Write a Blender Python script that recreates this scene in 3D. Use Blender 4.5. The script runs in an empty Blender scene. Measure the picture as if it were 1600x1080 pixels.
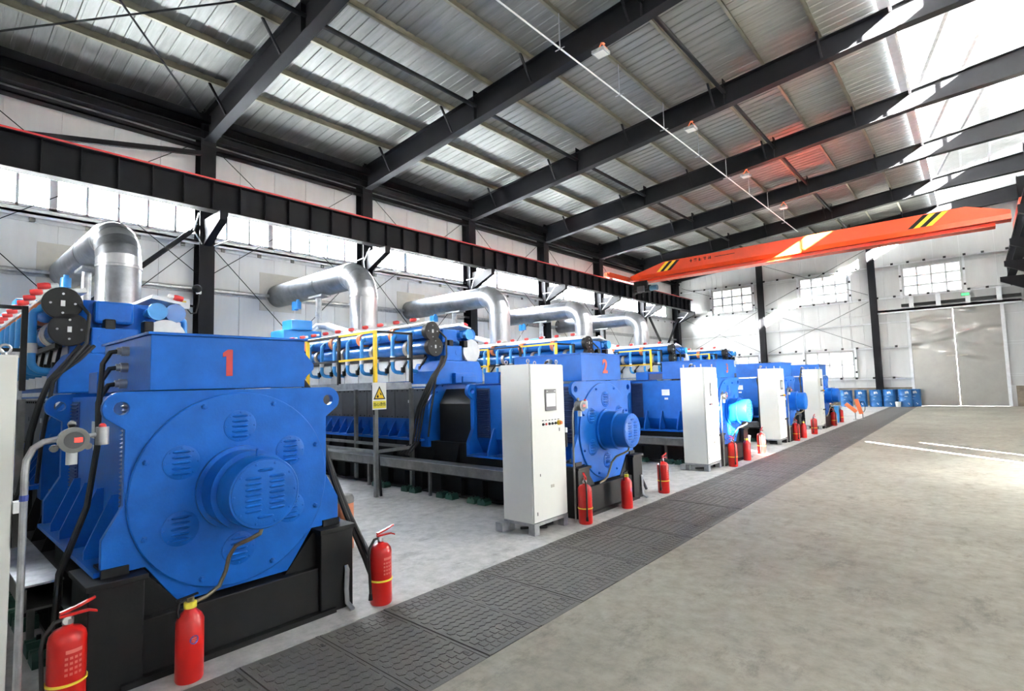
import bpy, bmesh, math, random
from mathutils import Vector, Matrix
from mathutils.geometry import tessellate_polygon
random.seed(7)
sc = bpy.context.scene
COL = sc.collection

# ------------------------------------------------------------------ camera
F_PX, YAW, PITCH, ROLL, CAM_H = 831.4, .716, .073, -.027, 1.75
_cy, _sy, _cp, _sp = math.cos(YAW), math.sin(YAW), math.cos(PITCH), math.sin(PITCH)
_fw = Vector((-_sy*_cp, _cy*_cp, _sp)); _rt = Vector((_cy, _sy, 0)); _up = _rt.cross(_fw)
_c, _s = math.cos(ROLL), math.sin(ROLL)
_r, _u = _c*_rt + _s*_up, -_s*_rt + _c*_up
cam = bpy.data.objects.new('camera', bpy.data.cameras.new('camera'))
cam.data.sensor_width = 36; cam.data.sensor_fit = 'HORIZONTAL'; cam.data.lens = F_PX/1600*36
cam.data.clip_start = .05; cam.data.clip_end = 500
M = Matrix.Identity(4)
for i in range(3):
    M[i][0], M[i][1], M[i][2] = _r[i], _u[i], -_fw[i]
M[2][3] = CAM_H
cam.matrix_world = M
COL.objects.link(cam); sc.camera = cam

# ------------------------------------------------------------------ sky, sun, exposure
SKY, SUN, EXPO = 250.0, 1350.0, -0.15
w = bpy.data.worlds.new('sky'); sc.world = w; w.use_nodes = True
nt = w.node_tree; nt.nodes.clear()
wo = nt.nodes.new('ShaderNodeOutputWorld'); bg = nt.nodes.new('ShaderNodeBackground')
tc = nt.nodes.new('ShaderNodeTexCoord'); sx = nt.nodes.new('ShaderNodeSeparateXYZ'); cr = nt.nodes.new('ShaderNodeValToRGB')
cr.color_ramp.elements[0].position = 0.0; cr.color_ramp.elements[0].color = (1, .985, .95, 1)
cr.color_ramp.elements[1].position = 1.0; cr.color_ramp.elements[1].color = (.80, .88, 1, 1)
nt.links.new(tc.outputs['Generated'], sx.inputs[0]); nt.links.new(sx.outputs['Z'], cr.inputs[0])
nt.links.new(cr.outputs[0], bg.inputs[0]); nt.links.new(bg.outputs[0], wo.inputs[0])
bg.inputs[1].default_value = SKY
sun = bpy.data.objects.new('sun', bpy.data.lights.new('sun', 'SUN'))
sun.data.energy = SUN; sun.data.angle = math.radians(.6); sun.data.color = (1, .95, .86)
SUN_DIR = Vector((-1, .93, -.55))
sun.rotation_euler = SUN_DIR.to_track_quat('-Z', 'Y').to_euler()
sun.location = (30, -25, 25); COL.objects.link(sun)
vs = sc.view_settings
vs.view_transform = 'Standard'; vs.look = 'None'; vs.exposure = EXPO; vs.gamma = 1; vs.use_curve_mapping = False
sc.cycles.sample_clamp_indirect = 40
sc.cycles.max_bounces = 10; sc.cycles.diffuse_bounces = 6

# sampling portals in the window openings: they give no light of their own
def portal(name, loc, toward, sx_, sy_):
    l = bpy.data.lights.new(name, 'AREA'); l.shape = 'RECTANGLE'; l.size = sx_; l.size_y = sy_; l.cycles.is_portal = True
    o = bpy.data.objects.new(name, l); COL.objects.link(o); o.location = loc
    z = -Vector(toward); up = Vector((0, 0, 1)); x = up.cross(z).normalized()
    o.matrix_world = Matrix.Translation(loc) @ Matrix((x, up, z)).transposed().to_4x4()
for k in range(8): portal('window_portal', (-16.15, 2.45+4.3*k, 6.585), (1, 0, 0), 4.3, 1.07)
for k in range(5): portal('window_portal', (2.8, 12.5+4.6*k, 12.4), (-1, 0, 0), 4.6, .9)
for x, z in ((-12.02, 6.93), (-6.65, 6.91), (-1.51, 6.82), (-6.58, 2.37), (-11.8, 2.37)): portal('window_portal', (x, 36.6, z), (0, -1, 0), 2.5, 1.6)
for y, z in ((4.5, 4.95), (5.57, 4.52), (7.1, 3.75)): portal('window_portal', (2.8, y, z), (-1, 0, 0), .75, 1.1)
portal('window_portal', (2.8, 12.1, 1.4), (-1, 0, 0), .7, 2.75); portal('window_portal', (2.8, 13.5, 1.05), (-1, 0, 0), .5, 2.15)
portal('window_portal', (-13.8, -14.2, 7.3), (0, 1, 0), 3.6, 2.2)

# ------------------------------------------------------------------ materials
MATS = {}
def mat(name, col, rough=.5, metal=0., var=.0, scale=6., bump=0., bscale=40., spec=.5, stretch=None, col2=None, emit=0.):
    if name in MATS: return MATS[name]
    m = bpy.data.materials.new(name); m.use_nodes = True; n = m.node_tree; b = n.nodes['Principled BSDF']
    b.inputs['Roughness'].default_value = rough; b.inputs['Metallic'].default_value = metal
    b.inputs['Specular IOR Level'].default_value = spec
    b.inputs['Base Color'].default_value = (*col, 1)
    tcn = n.nodes.new('ShaderNodeTexCoord'); mp = n.nodes.new('ShaderNodeMapping')
    n.links.new(tcn.outputs['Object'], mp.inputs[0])
    if stretch: mp.inputs['Scale'].default_value = stretch
    if var > 0:
        ns = n.nodes.new('ShaderNodeTexNoise'); ns.inputs['Scale'].default_value = scale; ns.inputs['Detail'].default_value = 6
        ns.inputs['Roughness'].default_value = .62
        rp = n.nodes.new('ShaderNodeValToRGB')
        c2 = col2 or tuple(c*(1-var) for c in col)
        rp.color_ramp.elements[0].color = (*c2, 1); rp.color_ramp.elements[0].position = .32
        rp.color_ramp.elements[1].color = (*[min(1, c*(1+var*.35)) for c in col], 1); rp.color_ramp.elements[1].position = .66
        n.links.new(mp.outputs[0], ns.inputs['Vector']); n.links.new(ns.outputs['Fac'], rp.inputs[0])
        n.links.new(rp.outputs[0], b.inputs['Base Color'])
    if bump > 0:
        nb = n.nodes.new('ShaderNodeTexNoise'); nb.inputs['Scale'].default_value = bscale; nb.inputs['Detail'].default_value = 4
        bp = n.nodes.new('ShaderNodeBump'); bp.inputs['Strength'].default_value = bump; bp.inputs['Distance'].default_value = .02
        n.links.new(mp.outputs[0], nb.inputs['Vector']); n.links.new(nb.outputs['Fac'], bp.inputs['Height'])
        n.links.new(bp.outputs[0], b.inputs['Normal'])
    if emit > 0:
        b.inputs['Emission Color'].default_value = (*col, 1); b.inputs['Emission Strength'].default_value = emit
    MATS[name] = m
    return m

BLUE = mat('blue_enamel', (.006, .11, .47), .36, 0, .22, 3.5, .06, 60, spec=.22)
BLUE_L = mat('light_blue_enamel', (.03, .27, .66), .35, 0, .12, 4)
BLUE_P = mat('blue_pipe_enamel', (.012, .12, .40), .24, 0, .1, 5)
NAVY = mat('navy_enamel', (.012, .03, .12), .4, 0, .2, 5)
BLACK = mat('black_paint', (.006, .006, .007), .5, 0, .3, 6, .05, 50, col2=(.011, .0105, .010), spec=.25)
RUBBER = mat('black_rubber', (.012, .012, .012), .55)
STEEL_DK = mat('dark_frame_paint', (.0085, .0085, .0105), .6, 0, .25, 3, spec=.15)
GALV = mat('galvanised_steel', (.42, .43, .44), .42, .75, .3, 9)
GALV_DK = mat('weathered_galvanised_steel', (.20, .20, .19), .5, .5, .3, 7)
PURLIN = mat('purlin_galvanised', (.27, .25, .19), .45, .6, .3, 5, stretch=(1, .3, 1))
ROOF = mat('roof_sheet', (.25, .25, .235), .50, .40, .25, 2.2, .12, 9, stretch=(.35, 3.0, 1))
ROOF_W = mat('roof_sheet_white', (.60, .605, .60), .45, 0, .08, 3)
PANEL = mat('wall_panel_white', (.70, .71, .71), .38, 0, .07, 1.2, .05, 3, stretch=(2, 2, .3))
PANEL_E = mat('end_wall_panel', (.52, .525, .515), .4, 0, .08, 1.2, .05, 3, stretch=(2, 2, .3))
PATCH = mat('wall_patch_beige', (.58, .56, .50), .6, 0, .08, 3)
TRIMW = mat('white_trim', (.68, .69, .70), .45, 0, .12, 6)
ALU = mat('aluminium_cladding', (.44, .445, .46), .36, .92, .25, 4, .10, 7, stretch=(1, 1, .5))
ALU_DK = mat('dull_aluminium_cladding', (.22, .23, .25), .38, .9, .35, 3, .12, 8)
DOORM = mat('door_sheet', (.37, .362, .335), .28, .55, .08, 2, .4, 1.3)
CONC = None
IRONC = mat('cover_plate', (.105, .098, .09), .75, 0, .35, 5, .25, 90, col2=(.09, .088, .085))
BRICK = mat('plinth_brown', (.22, .18, .135), .85, 0, .4, 3, .3, 20)
RED = mat('extinguisher_red', (.50, .011, .009), .28, 0, .1, 5)
REDP = mat('red_plug', (.55, .03, .03), .35)
NUMRED = mat('number_red', (.45, .03, .03), .5)
ORANGE = mat('crane_orange', (.60, .048, .008), .38, 0, .12, 2)
ORANGE2 = mat('safety_orange', (.85, .22, .08), .5)
COPPER = mat('faded_orange_paint', (.55, .18, .08), .4, .1, .25, 8)
YEL = mat('yellow_paint', (.80, .52, .015), .4, 0, .12, 6)
YELB = mat('yellow_band', (.80, .68, .06), .5)
WHITE = mat('white_plastic', (.80, .80, .78), .4)
CAB = mat('cabinet_paint', (.74, .74, .69), .42, 0, .04, 2)
GREYC = mat('grey_cover', (.085, .087, .092), .42, .1, .25, 3)
LGREY = mat('light_grey_metal', (.66, .67, .67), .4, .15, .15, 5)
BEIGE = mat('beige_metal', (.45, .42, .36), .4, .4, .2, 8)
BRONZE = mat('bronze_hose', (.30, .25, .16), .35, .7, .2, 30)
GREEN = mat('green_pad', (.02, .085, .06), .5, 0, .3, 8)
DRUM = mat('drum_blue', (.02, .135, .36), .38, 0, .15, 4)
SCREEN = mat('panel_screen', (.50, .54, .56), .2)
DGREY = mat('dark_grey_plastic', (.06, .06, .062), .45)
LEDR = mat('red_led', (1, .03, .02), .4, emit=3.0)
LEDG = mat('green_sign_light', (.05, .9, .15), .4, emit=2.5)
LAMPF = mat('lamp_face', (.85, .85, .80), .3)
PINK = mat('pale_pink_carton', (.70, .36, .28), .7)
STICK = mat('sticker_blue', (.03, .06, .30), .5)
PRINT = mat('pale_print', (.62, .16, .13), .5)

def glass_mat(nm='window_glass', tr_=1.):
    m = bpy.data.materials.new(nm); m.use_nodes = True; n = m.node_tree; n.nodes.clear()
    o = n.nodes.new('ShaderNodeOutputMaterial'); mx = n.nodes.new('ShaderNodeMixShader')
    t = n.nodes.new('ShaderNodeBsdfTransparent'); g = n.nodes.new('ShaderNodeBsdfGlossy'); g.inputs['Roughness'].default_value = .05
    t.inputs[0].default_value = (.94*tr_, .96*tr_, .97*tr_, 1); mx.inputs[0].default_value = .06
    n.links.new(t.outputs[0], mx.inputs[1]); n.links.new(g.outputs[0], mx.inputs[2]); n.links.new(mx.outputs[0], o.inputs[0])
    return m
GLASS = glass_mat()
DIM_GLASS = glass_mat('dimmed_end_glass', .11)  # end panes darkened to cut the daylight they let in
def fill_panel_mat():  # unseen translucent strip added to brighten the window wall
    m = bpy.data.materials.new('translucent_fill_panel'); m.use_nodes = True; n = m.node_tree; n.nodes.clear()
    o = n.nodes.new('ShaderNodeOutputMaterial'); mx = n.nodes.new('ShaderNodeMixShader')
    t = n.nodes.new('ShaderNodeBsdfTranslucent'); g = n.nodes.new('ShaderNodeBsdfDiffuse')
    t.inputs[0].default_value = (.32, .312, .29, 1); g.inputs[0].default_value = (.7, .7, .68, 1); mx.inputs[0].default_value = .2
    n.links.new(t.outputs[0], mx.inputs[1]); n.links.new(g.outputs[0], mx.inputs[2]); n.links.new(mx.outputs[0], o.inputs[0])
    return m
FILL_PANEL = fill_panel_mat()

def concrete_mat():
    m = bpy.data.materials.new('concrete_floor'); m.use_nodes = True; n = m.node_tree; b = n.nodes['Principled BSDF']
    N = n.nodes.new; L = n.links.new
    tcn = N('ShaderNodeTexCoord')
    def noise(sc_, det, mapscale=(1, 1, 1), rough=.6):
        mp = N('ShaderNodeMapping'); mp.inputs['Scale'].default_value = mapscale; L(tcn.outputs['Object'], mp.inputs[0])
        t = N('ShaderNodeTexNoise'); t.inputs['Scale'].default_value = sc_; t.inputs['Detail'].default_value = det; t.inputs['Roughness'].default_value = rough
        L(mp.outputs[0], t.inputs['Vector']); return t.outputs['Fac']
    def ramp(src, p0, c0, p1, c1):
        r = N('ShaderNodeValToRGB'); r.color_ramp.elements[0].position = p0; r.color_ramp.elements[0].color = (*c0, 1)
        r.color_ramp.elements[1].position = p1; r.color_ramp.elements[1].color = (*c1, 1); L(src, r.inputs[0]); return r.outputs[0]
    def mul(a, b_, fac=1.):
        x = N('ShaderNodeMix'); x.data_type = 'RGBA'; x.blend_type = 'MULTIPLY'; x.inputs[0].default_value = fac
        L(a, x.inputs[6]); L(b_, x.inputs[7]); return x.outputs[2]
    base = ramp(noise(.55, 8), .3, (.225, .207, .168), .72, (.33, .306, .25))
    fine = ramp(noise(7, 8, rough=.7), .33, (.70, .70, .69), .64, (1.05, 1.05, 1.05))
    scuff = ramp(noise(3.2, 10, (1.0, .5, 1), .8), .36, (.55, .54, .52), .47, (1, 1, 1))
    speck = ramp(noise(60, 2), .28, (.75, .74, .72), .36, (1, 1, 1))
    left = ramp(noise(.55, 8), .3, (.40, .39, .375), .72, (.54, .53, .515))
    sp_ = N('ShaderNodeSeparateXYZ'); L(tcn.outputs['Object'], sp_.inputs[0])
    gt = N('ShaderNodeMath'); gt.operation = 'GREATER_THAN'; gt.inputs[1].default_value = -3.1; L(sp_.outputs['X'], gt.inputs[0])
    mx2 = N('ShaderNodeMix'); mx2.data_type = 'RGBA'; L(gt.outputs[0], mx2.inputs[0]); L(left, mx2.inputs[6]); L(base, mx2.inputs[7]); base = mx2.outputs[2]  # aisle side coloured darker to offset too much light there
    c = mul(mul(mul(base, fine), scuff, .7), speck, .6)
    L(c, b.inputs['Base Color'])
    r = N('ShaderNodeMapRange'); L(noise(1.3, 6), r.inputs[0]); r.inputs[3].default_value = .55; r.inputs[4].default_value = .78
    L(r.outputs[0], b.inputs['Roughness'])
    bp = N('ShaderNodeBump'); bp.inputs['Strength'].default_value = .12; bp.inputs['Distance'].default_value = .01
    L(noise(25, 6), bp.inputs['Height']); L(bp.outputs[0], b.inputs['Normal'])
    return m
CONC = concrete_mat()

# ------------------------------------------------------------------ mesh helpers
class MB:
    def __init__(s): s.v = []; s.f = []
    def add(s, vs_, fs):
        b = len(s.v); s.v += [tuple(p) for p in vs_]; s.f += [tuple(b+i for i in f) for f in fs]; return s
    def box(s, x0, x1, y0, y1, z0, z1):
        return s.add([(x0,y0,z0),(x1,y0,z0),(x1,y1,z0),(x0,y1,z0),(x0,y0,z1),(x1,y0,z1),(x1,y1,z1),(x0,y1,z1)],
                     [(0,3,2,1),(4,5,6,7),(0,1,5,4),(1,2,6,5),(2,3,7,6),(3,0,4,7)])
    def beam(s, p0, p1, w, h, up=(0,0,1)):
        p0, p1 = Vector(p0), Vector(p1); d = (p1-p0).normalized(); up = Vector(up)
        if abs(d.dot(up)) > .98: up = Vector((1,0,0))
        a = d.cross(up).normalized()*w/2; b = a.cross(d).normalized()*h/2
        vs_ = [p+sa*a+sb*b for p in (p0, p1) for sa, sb in ((-1,-1),(1,-1),(1,1),(-1,1))]
        return s.add(vs_, [(0,1,2,3),(7,6,5,4),(0,4,5,1),(1,5,6,2),(2,6,7,3),(3,7,4,0)])
    def ext(s, pts, o, U, V, N, d, holes=()):
        o, U, V, N = Vector(o), Vector(U), Vector(V), Vector(N)
        loops = [list(pts)] + [list(h) for h in holes]
        flat = [p for l in loops for p in l]; n = len(flat)
        A = [o+U*p[0]+V*p[1] for p in flat]; B = [q+N*d for q in A]
        fs = []
        if holes:
            tri = tessellate_polygon([[Vector((p[0], p[1], 0)) for p in l] for l in loops])
            fs += [tuple(t) for t in tri] + [tuple(i+n for i in reversed(t)) for t in tri]
        else:
            fs += [tuple(range(n)), tuple(reversed(range(n, 2*n)))]
        k = 0
        for l in loops:
            m = len(l)
            for i in range(m):
                a, b = k+i, k+(i+1) % m; fs.append((a, b, b+n, a+n))
            k += m
        return s.add(A+B, fs)
    def yz(s, pts, x0, x1, holes=()): return s.ext(pts, (x0,0,0), (0,1,0), (0,0,1), (1,0,0), x1-x0, holes)
    def xz(s, pts, y0, y1, holes=()): return s.ext(pts, (0,y0,0), (1,0,0), (0,0,1), (0,1,0), y1-y0, holes)
    def xy(s, pts, z0, z1, holes=()): return s.ext(pts, (0,0,z0), (1,0,0), (0,1,0), (0,0,1), z1-z0, holes)
    def cyl(s, p0, p1, r0, r1=None, n=16, cap=True):
        r1 = r0 if r1 is None else r1; p0, p1 = Vector(p0), Vector(p1); d = (p1-p0).normalized()
        u = d.orthogonal().normalized(); v = d.cross(u); vs_ = []
        for p, r in ((p0, r0), (p1, r1)):
            vs_ += [p+(u*math.cos(2*math.pi*i/n)+v*math.sin(2*math.pi*i/n))*r for i in range(n)]
        fs = [(i, (i+1) % n, n+(i+1) % n, n+i) for i in range(n)]
        if cap: fs += [tuple(reversed(range(n))), tuple(range(n, 2*n))]
        return s.add(vs_, fs)
    def tube(s, pts, r, n=8, cap=True):
        P = [Vector(p) for p in pts]; m = len(P); rr = r if isinstance(r, (list, tuple)) else [r]*m
        T = [(P[min(i+1, m-1)]-P[max(i-1, 0)]).normalized() for i in range(m)]
        u = T[0].orthogonal().normalized(); vs_ = []
        for i in range(m):
            u = (u-T[i]*u.dot(T[i])).normalized(); v = T[i].cross(u)
            vs_ += [P[i]+(u*math.cos(2*math.pi*k/n)+v*math.sin(2*math.pi*k/n))*rr[i] for k in range(n)]
        fs = [(i*n+k, i*n+(k+1) % n, (i+1)*n+(k+1) % n, (i+1)*n+k) for i in range(m-1) for k in range(n)]
        if cap: fs += [tuple(reversed(range(n))), tuple(range((m-1)*n, m*n))]
        return s.add(vs_, fs)
    def lathe(s, prof, o=(0,0,0), axis=(0,0,1), n=24):
        o, d = Vector(o), Vector(axis).normalized(); u = d.orthogonal().normalized(); v = d.cross(u); vs_ = []
        for r, h in prof:
            vs_ += [o+d*h+(u*math.cos(2*math.pi*k/n)+v*math.sin(2*math.pi*k/n))*max(r, 1e-4) for k in range(n)]
        m = len(prof)
        fs = [(i*n+k, i*n+(k+1) % n, (i+1)*n+(k+1) % n, (i+1)*n+k) for i in range(m-1) for k in range(n)]
        fs += [tuple(reversed(range(n))), tuple(range((m-1)*n, m*n))]
        return s.add(vs_, fs)
    def mesh(s, name, material, smooth=35):
        me = bpy.data.meshes.new(name); me.from_pydata(s.v, [], s.f); me.update()
        bm = bmesh.new(); bm.from_mesh(me); bmesh.ops.recalc_face_normals(bm, faces=bm.faces); bm.to_mesh(me); bm.free()
        if smooth:
            me.polygons.foreach_set('use_smooth', [True]*len(me.polygons)); me.set_sharp_from_angle(angle=math.radians(smooth))
        me.materials.append(material); return me
    def build(s, name, material, parent=None, smooth=35, bev=0., loc=None):
        return inst(s.mesh(name, material, smooth), name, parent, loc=loc, bev=bev)

def inst(me, name, parent=None, loc=None, rot=None, scale=None, bev=0.):
    o = bpy.data.objects.new(name, me); COL.objects.link(o); o.parent = parent
    if loc is not None: o.location = loc
    if rot is not None: o.rotation_euler = rot
    if scale is not None: o.scale = scale
    if bev:
        b = o.modifiers.new('bevel', 'BEVEL'); b.width = bev; b.segments = 2; b.limit_method = 'ANGLE'; b.angle_limit = math.radians(40)
    return o
def empty(name, loc, rz=0):
    o = bpy.data.objects.new(name, None); COL.objects.link(o); o.location = loc; o.rotation_euler = (0, 0, rz); return o
def tag(o, label, cat, group=None):
    o['label'] = label; o['category'] = cat
    if group: o['group'] = group
    return o
def struct(o, label=None):
    o['kind'] = 'structure'
    if label: o['label'] = label
    return o
def stuff(o): o['kind'] = 'stuff'; return o
def copy_tree(o, parent=None):
    c = o.copy(); COL.objects.link(c); c.parent = parent
    for ch in list(o.children): copy_tree(ch, c)
    return c
def B(): return MB()
def arc(c, r, a0, a1, n):
    return [(c[0]+r*math.cos(math.radians(a0+(a1-a0)*i/n)), c[1]+r*math.sin(math.radians(a0+(a1-a0)*i/n))) for i in range(n+1)]
def circ(c, r, n=16): return arc(c, r, 0, 360*(n-1)/n, n-1)
def text_mesh(txt, size, material, depth=.002, bold=0.):
    cu = bpy.data.curves.new('print', 'FONT'); cu.body = txt; cu.size = size; cu.extrude = depth; cu.align_x = 'CENTER'; cu.align_y = 'CENTER'; cu.offset = bold
    t = bpy.data.objects.new('print', cu); COL.objects.link(t)
    dg = bpy.context.evaluated_depsgraph_get(); me = bpy.data.meshes.new_from_object(t.evaluated_get(dg))
    bpy.data.objects.remove(t); me.materials.clear(); me.materials.append(material); return me
FACE_X = (math.pi/2, 0, math.pi/2)      # print facing +x
FACE_NY = (math.pi/2, 0, 0)             # print facing -y
ORD = ['first', 'second', 'third', 'fourth', 'fifth', 'sixth', 'seventh', 'eighth']

# ------------------------------------------------------------------ hall dimensions
XL, XR, YF, YE = -15.95, 2.6, -14.0, 36.4
COLY = [5.33+5.08*k for k in range(-2, 7)]
def raf_bot(x): return 8.62+(x+15.6)*(10.05-8.62)/14.8 if x < -.8 else 10.05+(x+.8)*.04
def raf_top(x): return 9.42+(x+15.6)*(10.62-9.42)/14.6 if x < -1 else 10.62+(x+1)*.10
def roof_z(x): return raf_top(x)+.2
GEN_Y = [1.62, 6.63, 11.63, 16.45, 21.15]
GX = -4.05

# ================================================================== SETTING
def grid_wall(b, u0, u1, v0, v1, holes, put, cuts_u=(), cuts_v=()):
    us = sorted({u0, u1, *[h[0] for h in holes], *[h[1] for h in holes], *cuts_u}); vs_ = sorted({v0, v1, *[h[2] for h in holes], *[h[3] for h in holes], *cuts_v})
    us = [u for u in us if u0 <= u <= u1]; vs_ = [v for v in vs_ if v0 <= v <= v1]
    out = []
    for a, c in zip(us, us[1:]):
        for d, e in zip(vs_, vs_[1:]):
            m, k = (a+c)/2, (d+e)/2
            if any(h[0] < m < h[1] and h[2] < k < h[3] for h in holes): continue
            out.append((a, c, d, e))
            if put: put(a, c, d, e)
    return out

# floor with trench
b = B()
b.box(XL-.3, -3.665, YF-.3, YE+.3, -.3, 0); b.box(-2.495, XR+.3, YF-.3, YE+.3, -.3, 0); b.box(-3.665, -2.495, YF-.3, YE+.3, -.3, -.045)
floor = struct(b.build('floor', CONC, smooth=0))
# cover plates
cw, cl = 1.155, .537
b = B(); b.box(-cw/2, cw/2, 0, cl, -.04, 0)
b.box(-cw/2, cw/2, 0, .022, 0, .004); b.box(-cw/2, cw/2, cl-.022, cl, 0, .004)
hexr = .043
for i in range(13):
    for j in range(7):
        cx = -.43+i*.0715; cyy = .065+j*.0645+(.032 if i % 2 else 0)
        if cyy > cl-.05: continue
        if abs(cx) < .30:
            b.ext(arc((cx, cyy), hexr*.86, 0, 300, 5), (0,0,0), (1,0,0), (0,1,0), (0,0,1), .004)
for sx_ in (-1, 1):
    for i in range(7):
        for j in range(3):
            x0 = sx_*(.345+j*.068); y0 = .04+i*.067+(.02 if j % 2 else 0)
            b.box(min(x0, x0+sx_*.055), max(x0, x0+sx_*.055), y0, y0+.045, 0, .004)
cover_me = b.mesh('trench_cover', IRONC, smooth=0)
b = B(); b.box(-.025, .025, -.009, .009, 0, .002); slot_me = b.mesh('lifting_slot', BLACK, 0)
for k in range(94):
    y = -13.9+k*.545+.124
    if y+cl > YE: break
    c = inst(cover_me, 'trench_cover', floor, (-3.08+random.uniform(-.003, .003), y, random.uniform(-.003, .002)), (0, 0, random.uniform(-.003, .003)))
    for sx_ in (-.42, .42):
        inst(slot_me, 'lifting_slot', c, (sx_, cl-.055, .003))

# outside ground
struct(B().box(-120, 120, -120, 140, -.5, -.31).build('ground_outside', mat('outside_ground', (.42, .41, .39), .9), smooth=0))

# left wall
WZ0, WZ1 = 6.05, 7.12
b = B(); grid_wall(b, YF, YE, 0, 9.75, [(.3, 34.6, WZ0, WZ1)], lambda a, c, d, e: b.box(XL-.12, XL-.03, a, c, d, e))
wall_left = struct(b.build('wall_left', PANEL, smooth=0))
def panel_piece(parent, axis, a, c, d, e, off, th=.035, gap=.006, material=None):
    b = B()
    if axis == 'x': b.box(off-th, off, a+gap, c-gap, d+gap, e-gap)
    else: b.box(a+gap, c-gap, off, off+th, d+gap, e-gap)
    return b.build('wall_panel', material or PANEL, parent, smooth=0)
pc = [5.33+1.016*i for i in range(-19, 31)]
for a, c in zip(pc, pc[1:]):
    c_ = min(c, YE)
    panel_piece(wall_left, 'x', a, c_, 0, 4.55, XL); panel_piece(wall_left, 'x', a, c_, 4.55, WZ0, XL)
    panel_piece(wall_left, 'x', a, c_, WZ1, 9.6, XL)
    if a > 34.5 or c < .3: panel_piece(wall_left, 'x', a, c_, WZ0, WZ1, XL)  # unseen near bays walled shut to dim the foreground
# left window band, one window per bay
b = B().box(-.008, .008, -.265, .265, -.475, .475); pane_me = b.mesh('pane', GLASS, 0)
for k in range(8):
    y0 = max(COLY[k]+.02, .3); y1 = min(COLY[k+1]-.02, 34.6)
    if y0 >= y1: continue
    b = B(); x0, x1 = XL-.09, XL+.03
    b.box(x0, x1, y0, y1, WZ0, WZ0+.06); b.box(x0, x1, y0, y1, WZ1-.06, WZ1)
    n = max(1, round((y1-y0)/.62)); st = (y1-y0)/n; wd = 3
    for i in range(n+1):
        hw = .075 if (i % 5) == wd else .03
        yy = y0+i*st; b.box(x0, x1, max(y0, yy-hw), min(y1, yy+hw), WZ0, WZ1)
    wn = struct(b.build('window_%d' % (k+1), TRIMW, smooth=0))
    for i in range(n):
        inst(pane_me, 'pane', wn, (XL-.03, y0+(i+.5)*st, (WZ0+WZ1)/2), None, (1, (st-.06)/.53, 1))
# left wall girts / sills
tr = 0
def trim(b, material, label):
    global tr
    tr += 1
    return struct(b.build('trim_%d' % tr, material, smooth=0), label)
t = trim(B().box(XL, XL+.16, YF, YE, 5.86, 5.92).box(XL, XL+.03, YF, YE, 5.72, 5.92).box(XL+.13, XL+.16, YF, YE, 5.8, 5.92), TRIMW, 'white sill girt below the long window band')
clip_me = B().box(-.02, .02, -.05, .05, -.06, .06).mesh('clip', GALV_DK, 0)
for i in range(36): inst(clip_me, 'clip', t, (XL+.05, .8+i*1.016, 5.78))
trim(B().box(XL, XL+.17, YF, YE, 4.60, 4.625).box(XL, XL+.02, YF, YE, 4.48, 4.62).box(XL+.15, XL+.17, YF, YE, 4.54, 4.62), GALV, 'galvanised girt along the long white wall')
trim(B().box(XL, XL+.17, YF, YE, 2.0, 2.02).box(XL+.15, XL+.17, YF, YE, 1.95, 2.02), GALV, 'low galvanised girt behind the engines')
# eave members
trim(B().box(-15.86, -15.6, YF, YE, 8.46, 8.50).box(-15.64, -15.6, YF, YE, 8.46, 8.58), STEEL_DK, 'thin dark eave girt')
trim(B().box(-15.72, -15.46, YF, YE, 8.68, 8.71).box(-15.60, -15.58, YF, YE, 8.71, 8.9).box(-15.72, -15.46, YF, YE, 8.9, 8.93), STEEL_DK, 'dark steel eave strut along the top of the window wall')
trim(B().box(-15.9, -15.35, YF, YE, 9.10, 9.13).box(-15.38, -15.35, YF, YE, 9.10, 9.32), STEEL_DK, 'dark gutter box under the eave')

dimmed_me = B().box(-.008, .008, -.265, .265, -.475, .475).mesh('pane', glass_mat('dimmed_clerestory_glass', .85), 0)  # clerestory panes slightly darkened to trim incoming light
dimmed2_me = B().box(-.008, .008, -.265, .265, -.475, .475).mesh('pane', glass_mat('dimmed_side_glass', .5), 0)  # side panes darkened to tone down the sun through them
fill_me = B().box(-.004, .004, -.265, .265, -.475, .475).mesh('pane', FILL_PANEL, 0)
# right wall with clerestory and other openings, plus an added fill strip
HOLES_R = [(10.2, 33.0, 11.95, 12.85), (4.25, 4.75, 4.4, 5.5), (5.2, 5.95, 4.2, 4.85), (6.85, 7.35, 3.45, 4.05), (11.98, 12.26, 0, 2.75), (13.38, 13.58, 0, 2.15), (7.0, 27.0, 8.6, 9.8)]
b = B(); grid_wall(b, YF, YE, 0, 13.1, HOLES_R, lambda a, c, d, e: b.box(XR, XR+.12, a, c, d, e))
wall_right = struct(b.build('wall_right', PANEL, smooth=0))
wi = 9
for h in HOLES_R:
    if h[2] == 0: continue
    n = max(1, round((h[1]-h[0])/1.25)); st = (h[1]-h[0])/n; b = B()
    for i in range(n+1): b.box(XR+.01, XR+.11, max(h[0], h[0]+i*st-.03), min(h[1], h[0]+i*st+.03), h[2], h[3])
    b.box(XR+.01, XR+.11, h[0], h[1], h[2], h[2]+.04); b.box(XR+.01, XR+.11, h[0], h[1], h[3]-.04, h[3])
    wn = struct(b.build('window_%d' % wi, TRIMW, smooth=0)); wi += 1
    pm = fill_me if h[2] == 8.6 else (dimmed_me if h[2] > 10 else dimmed2_me)
    for i in range(n): inst(pm, 'pane', wn, (XR+.06, h[0]+(i+.5)*st, (h[2]+h[3])/2), None, (1, (st-.06)/.53, (h[3]-h[2]-.08)/.95))

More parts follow.
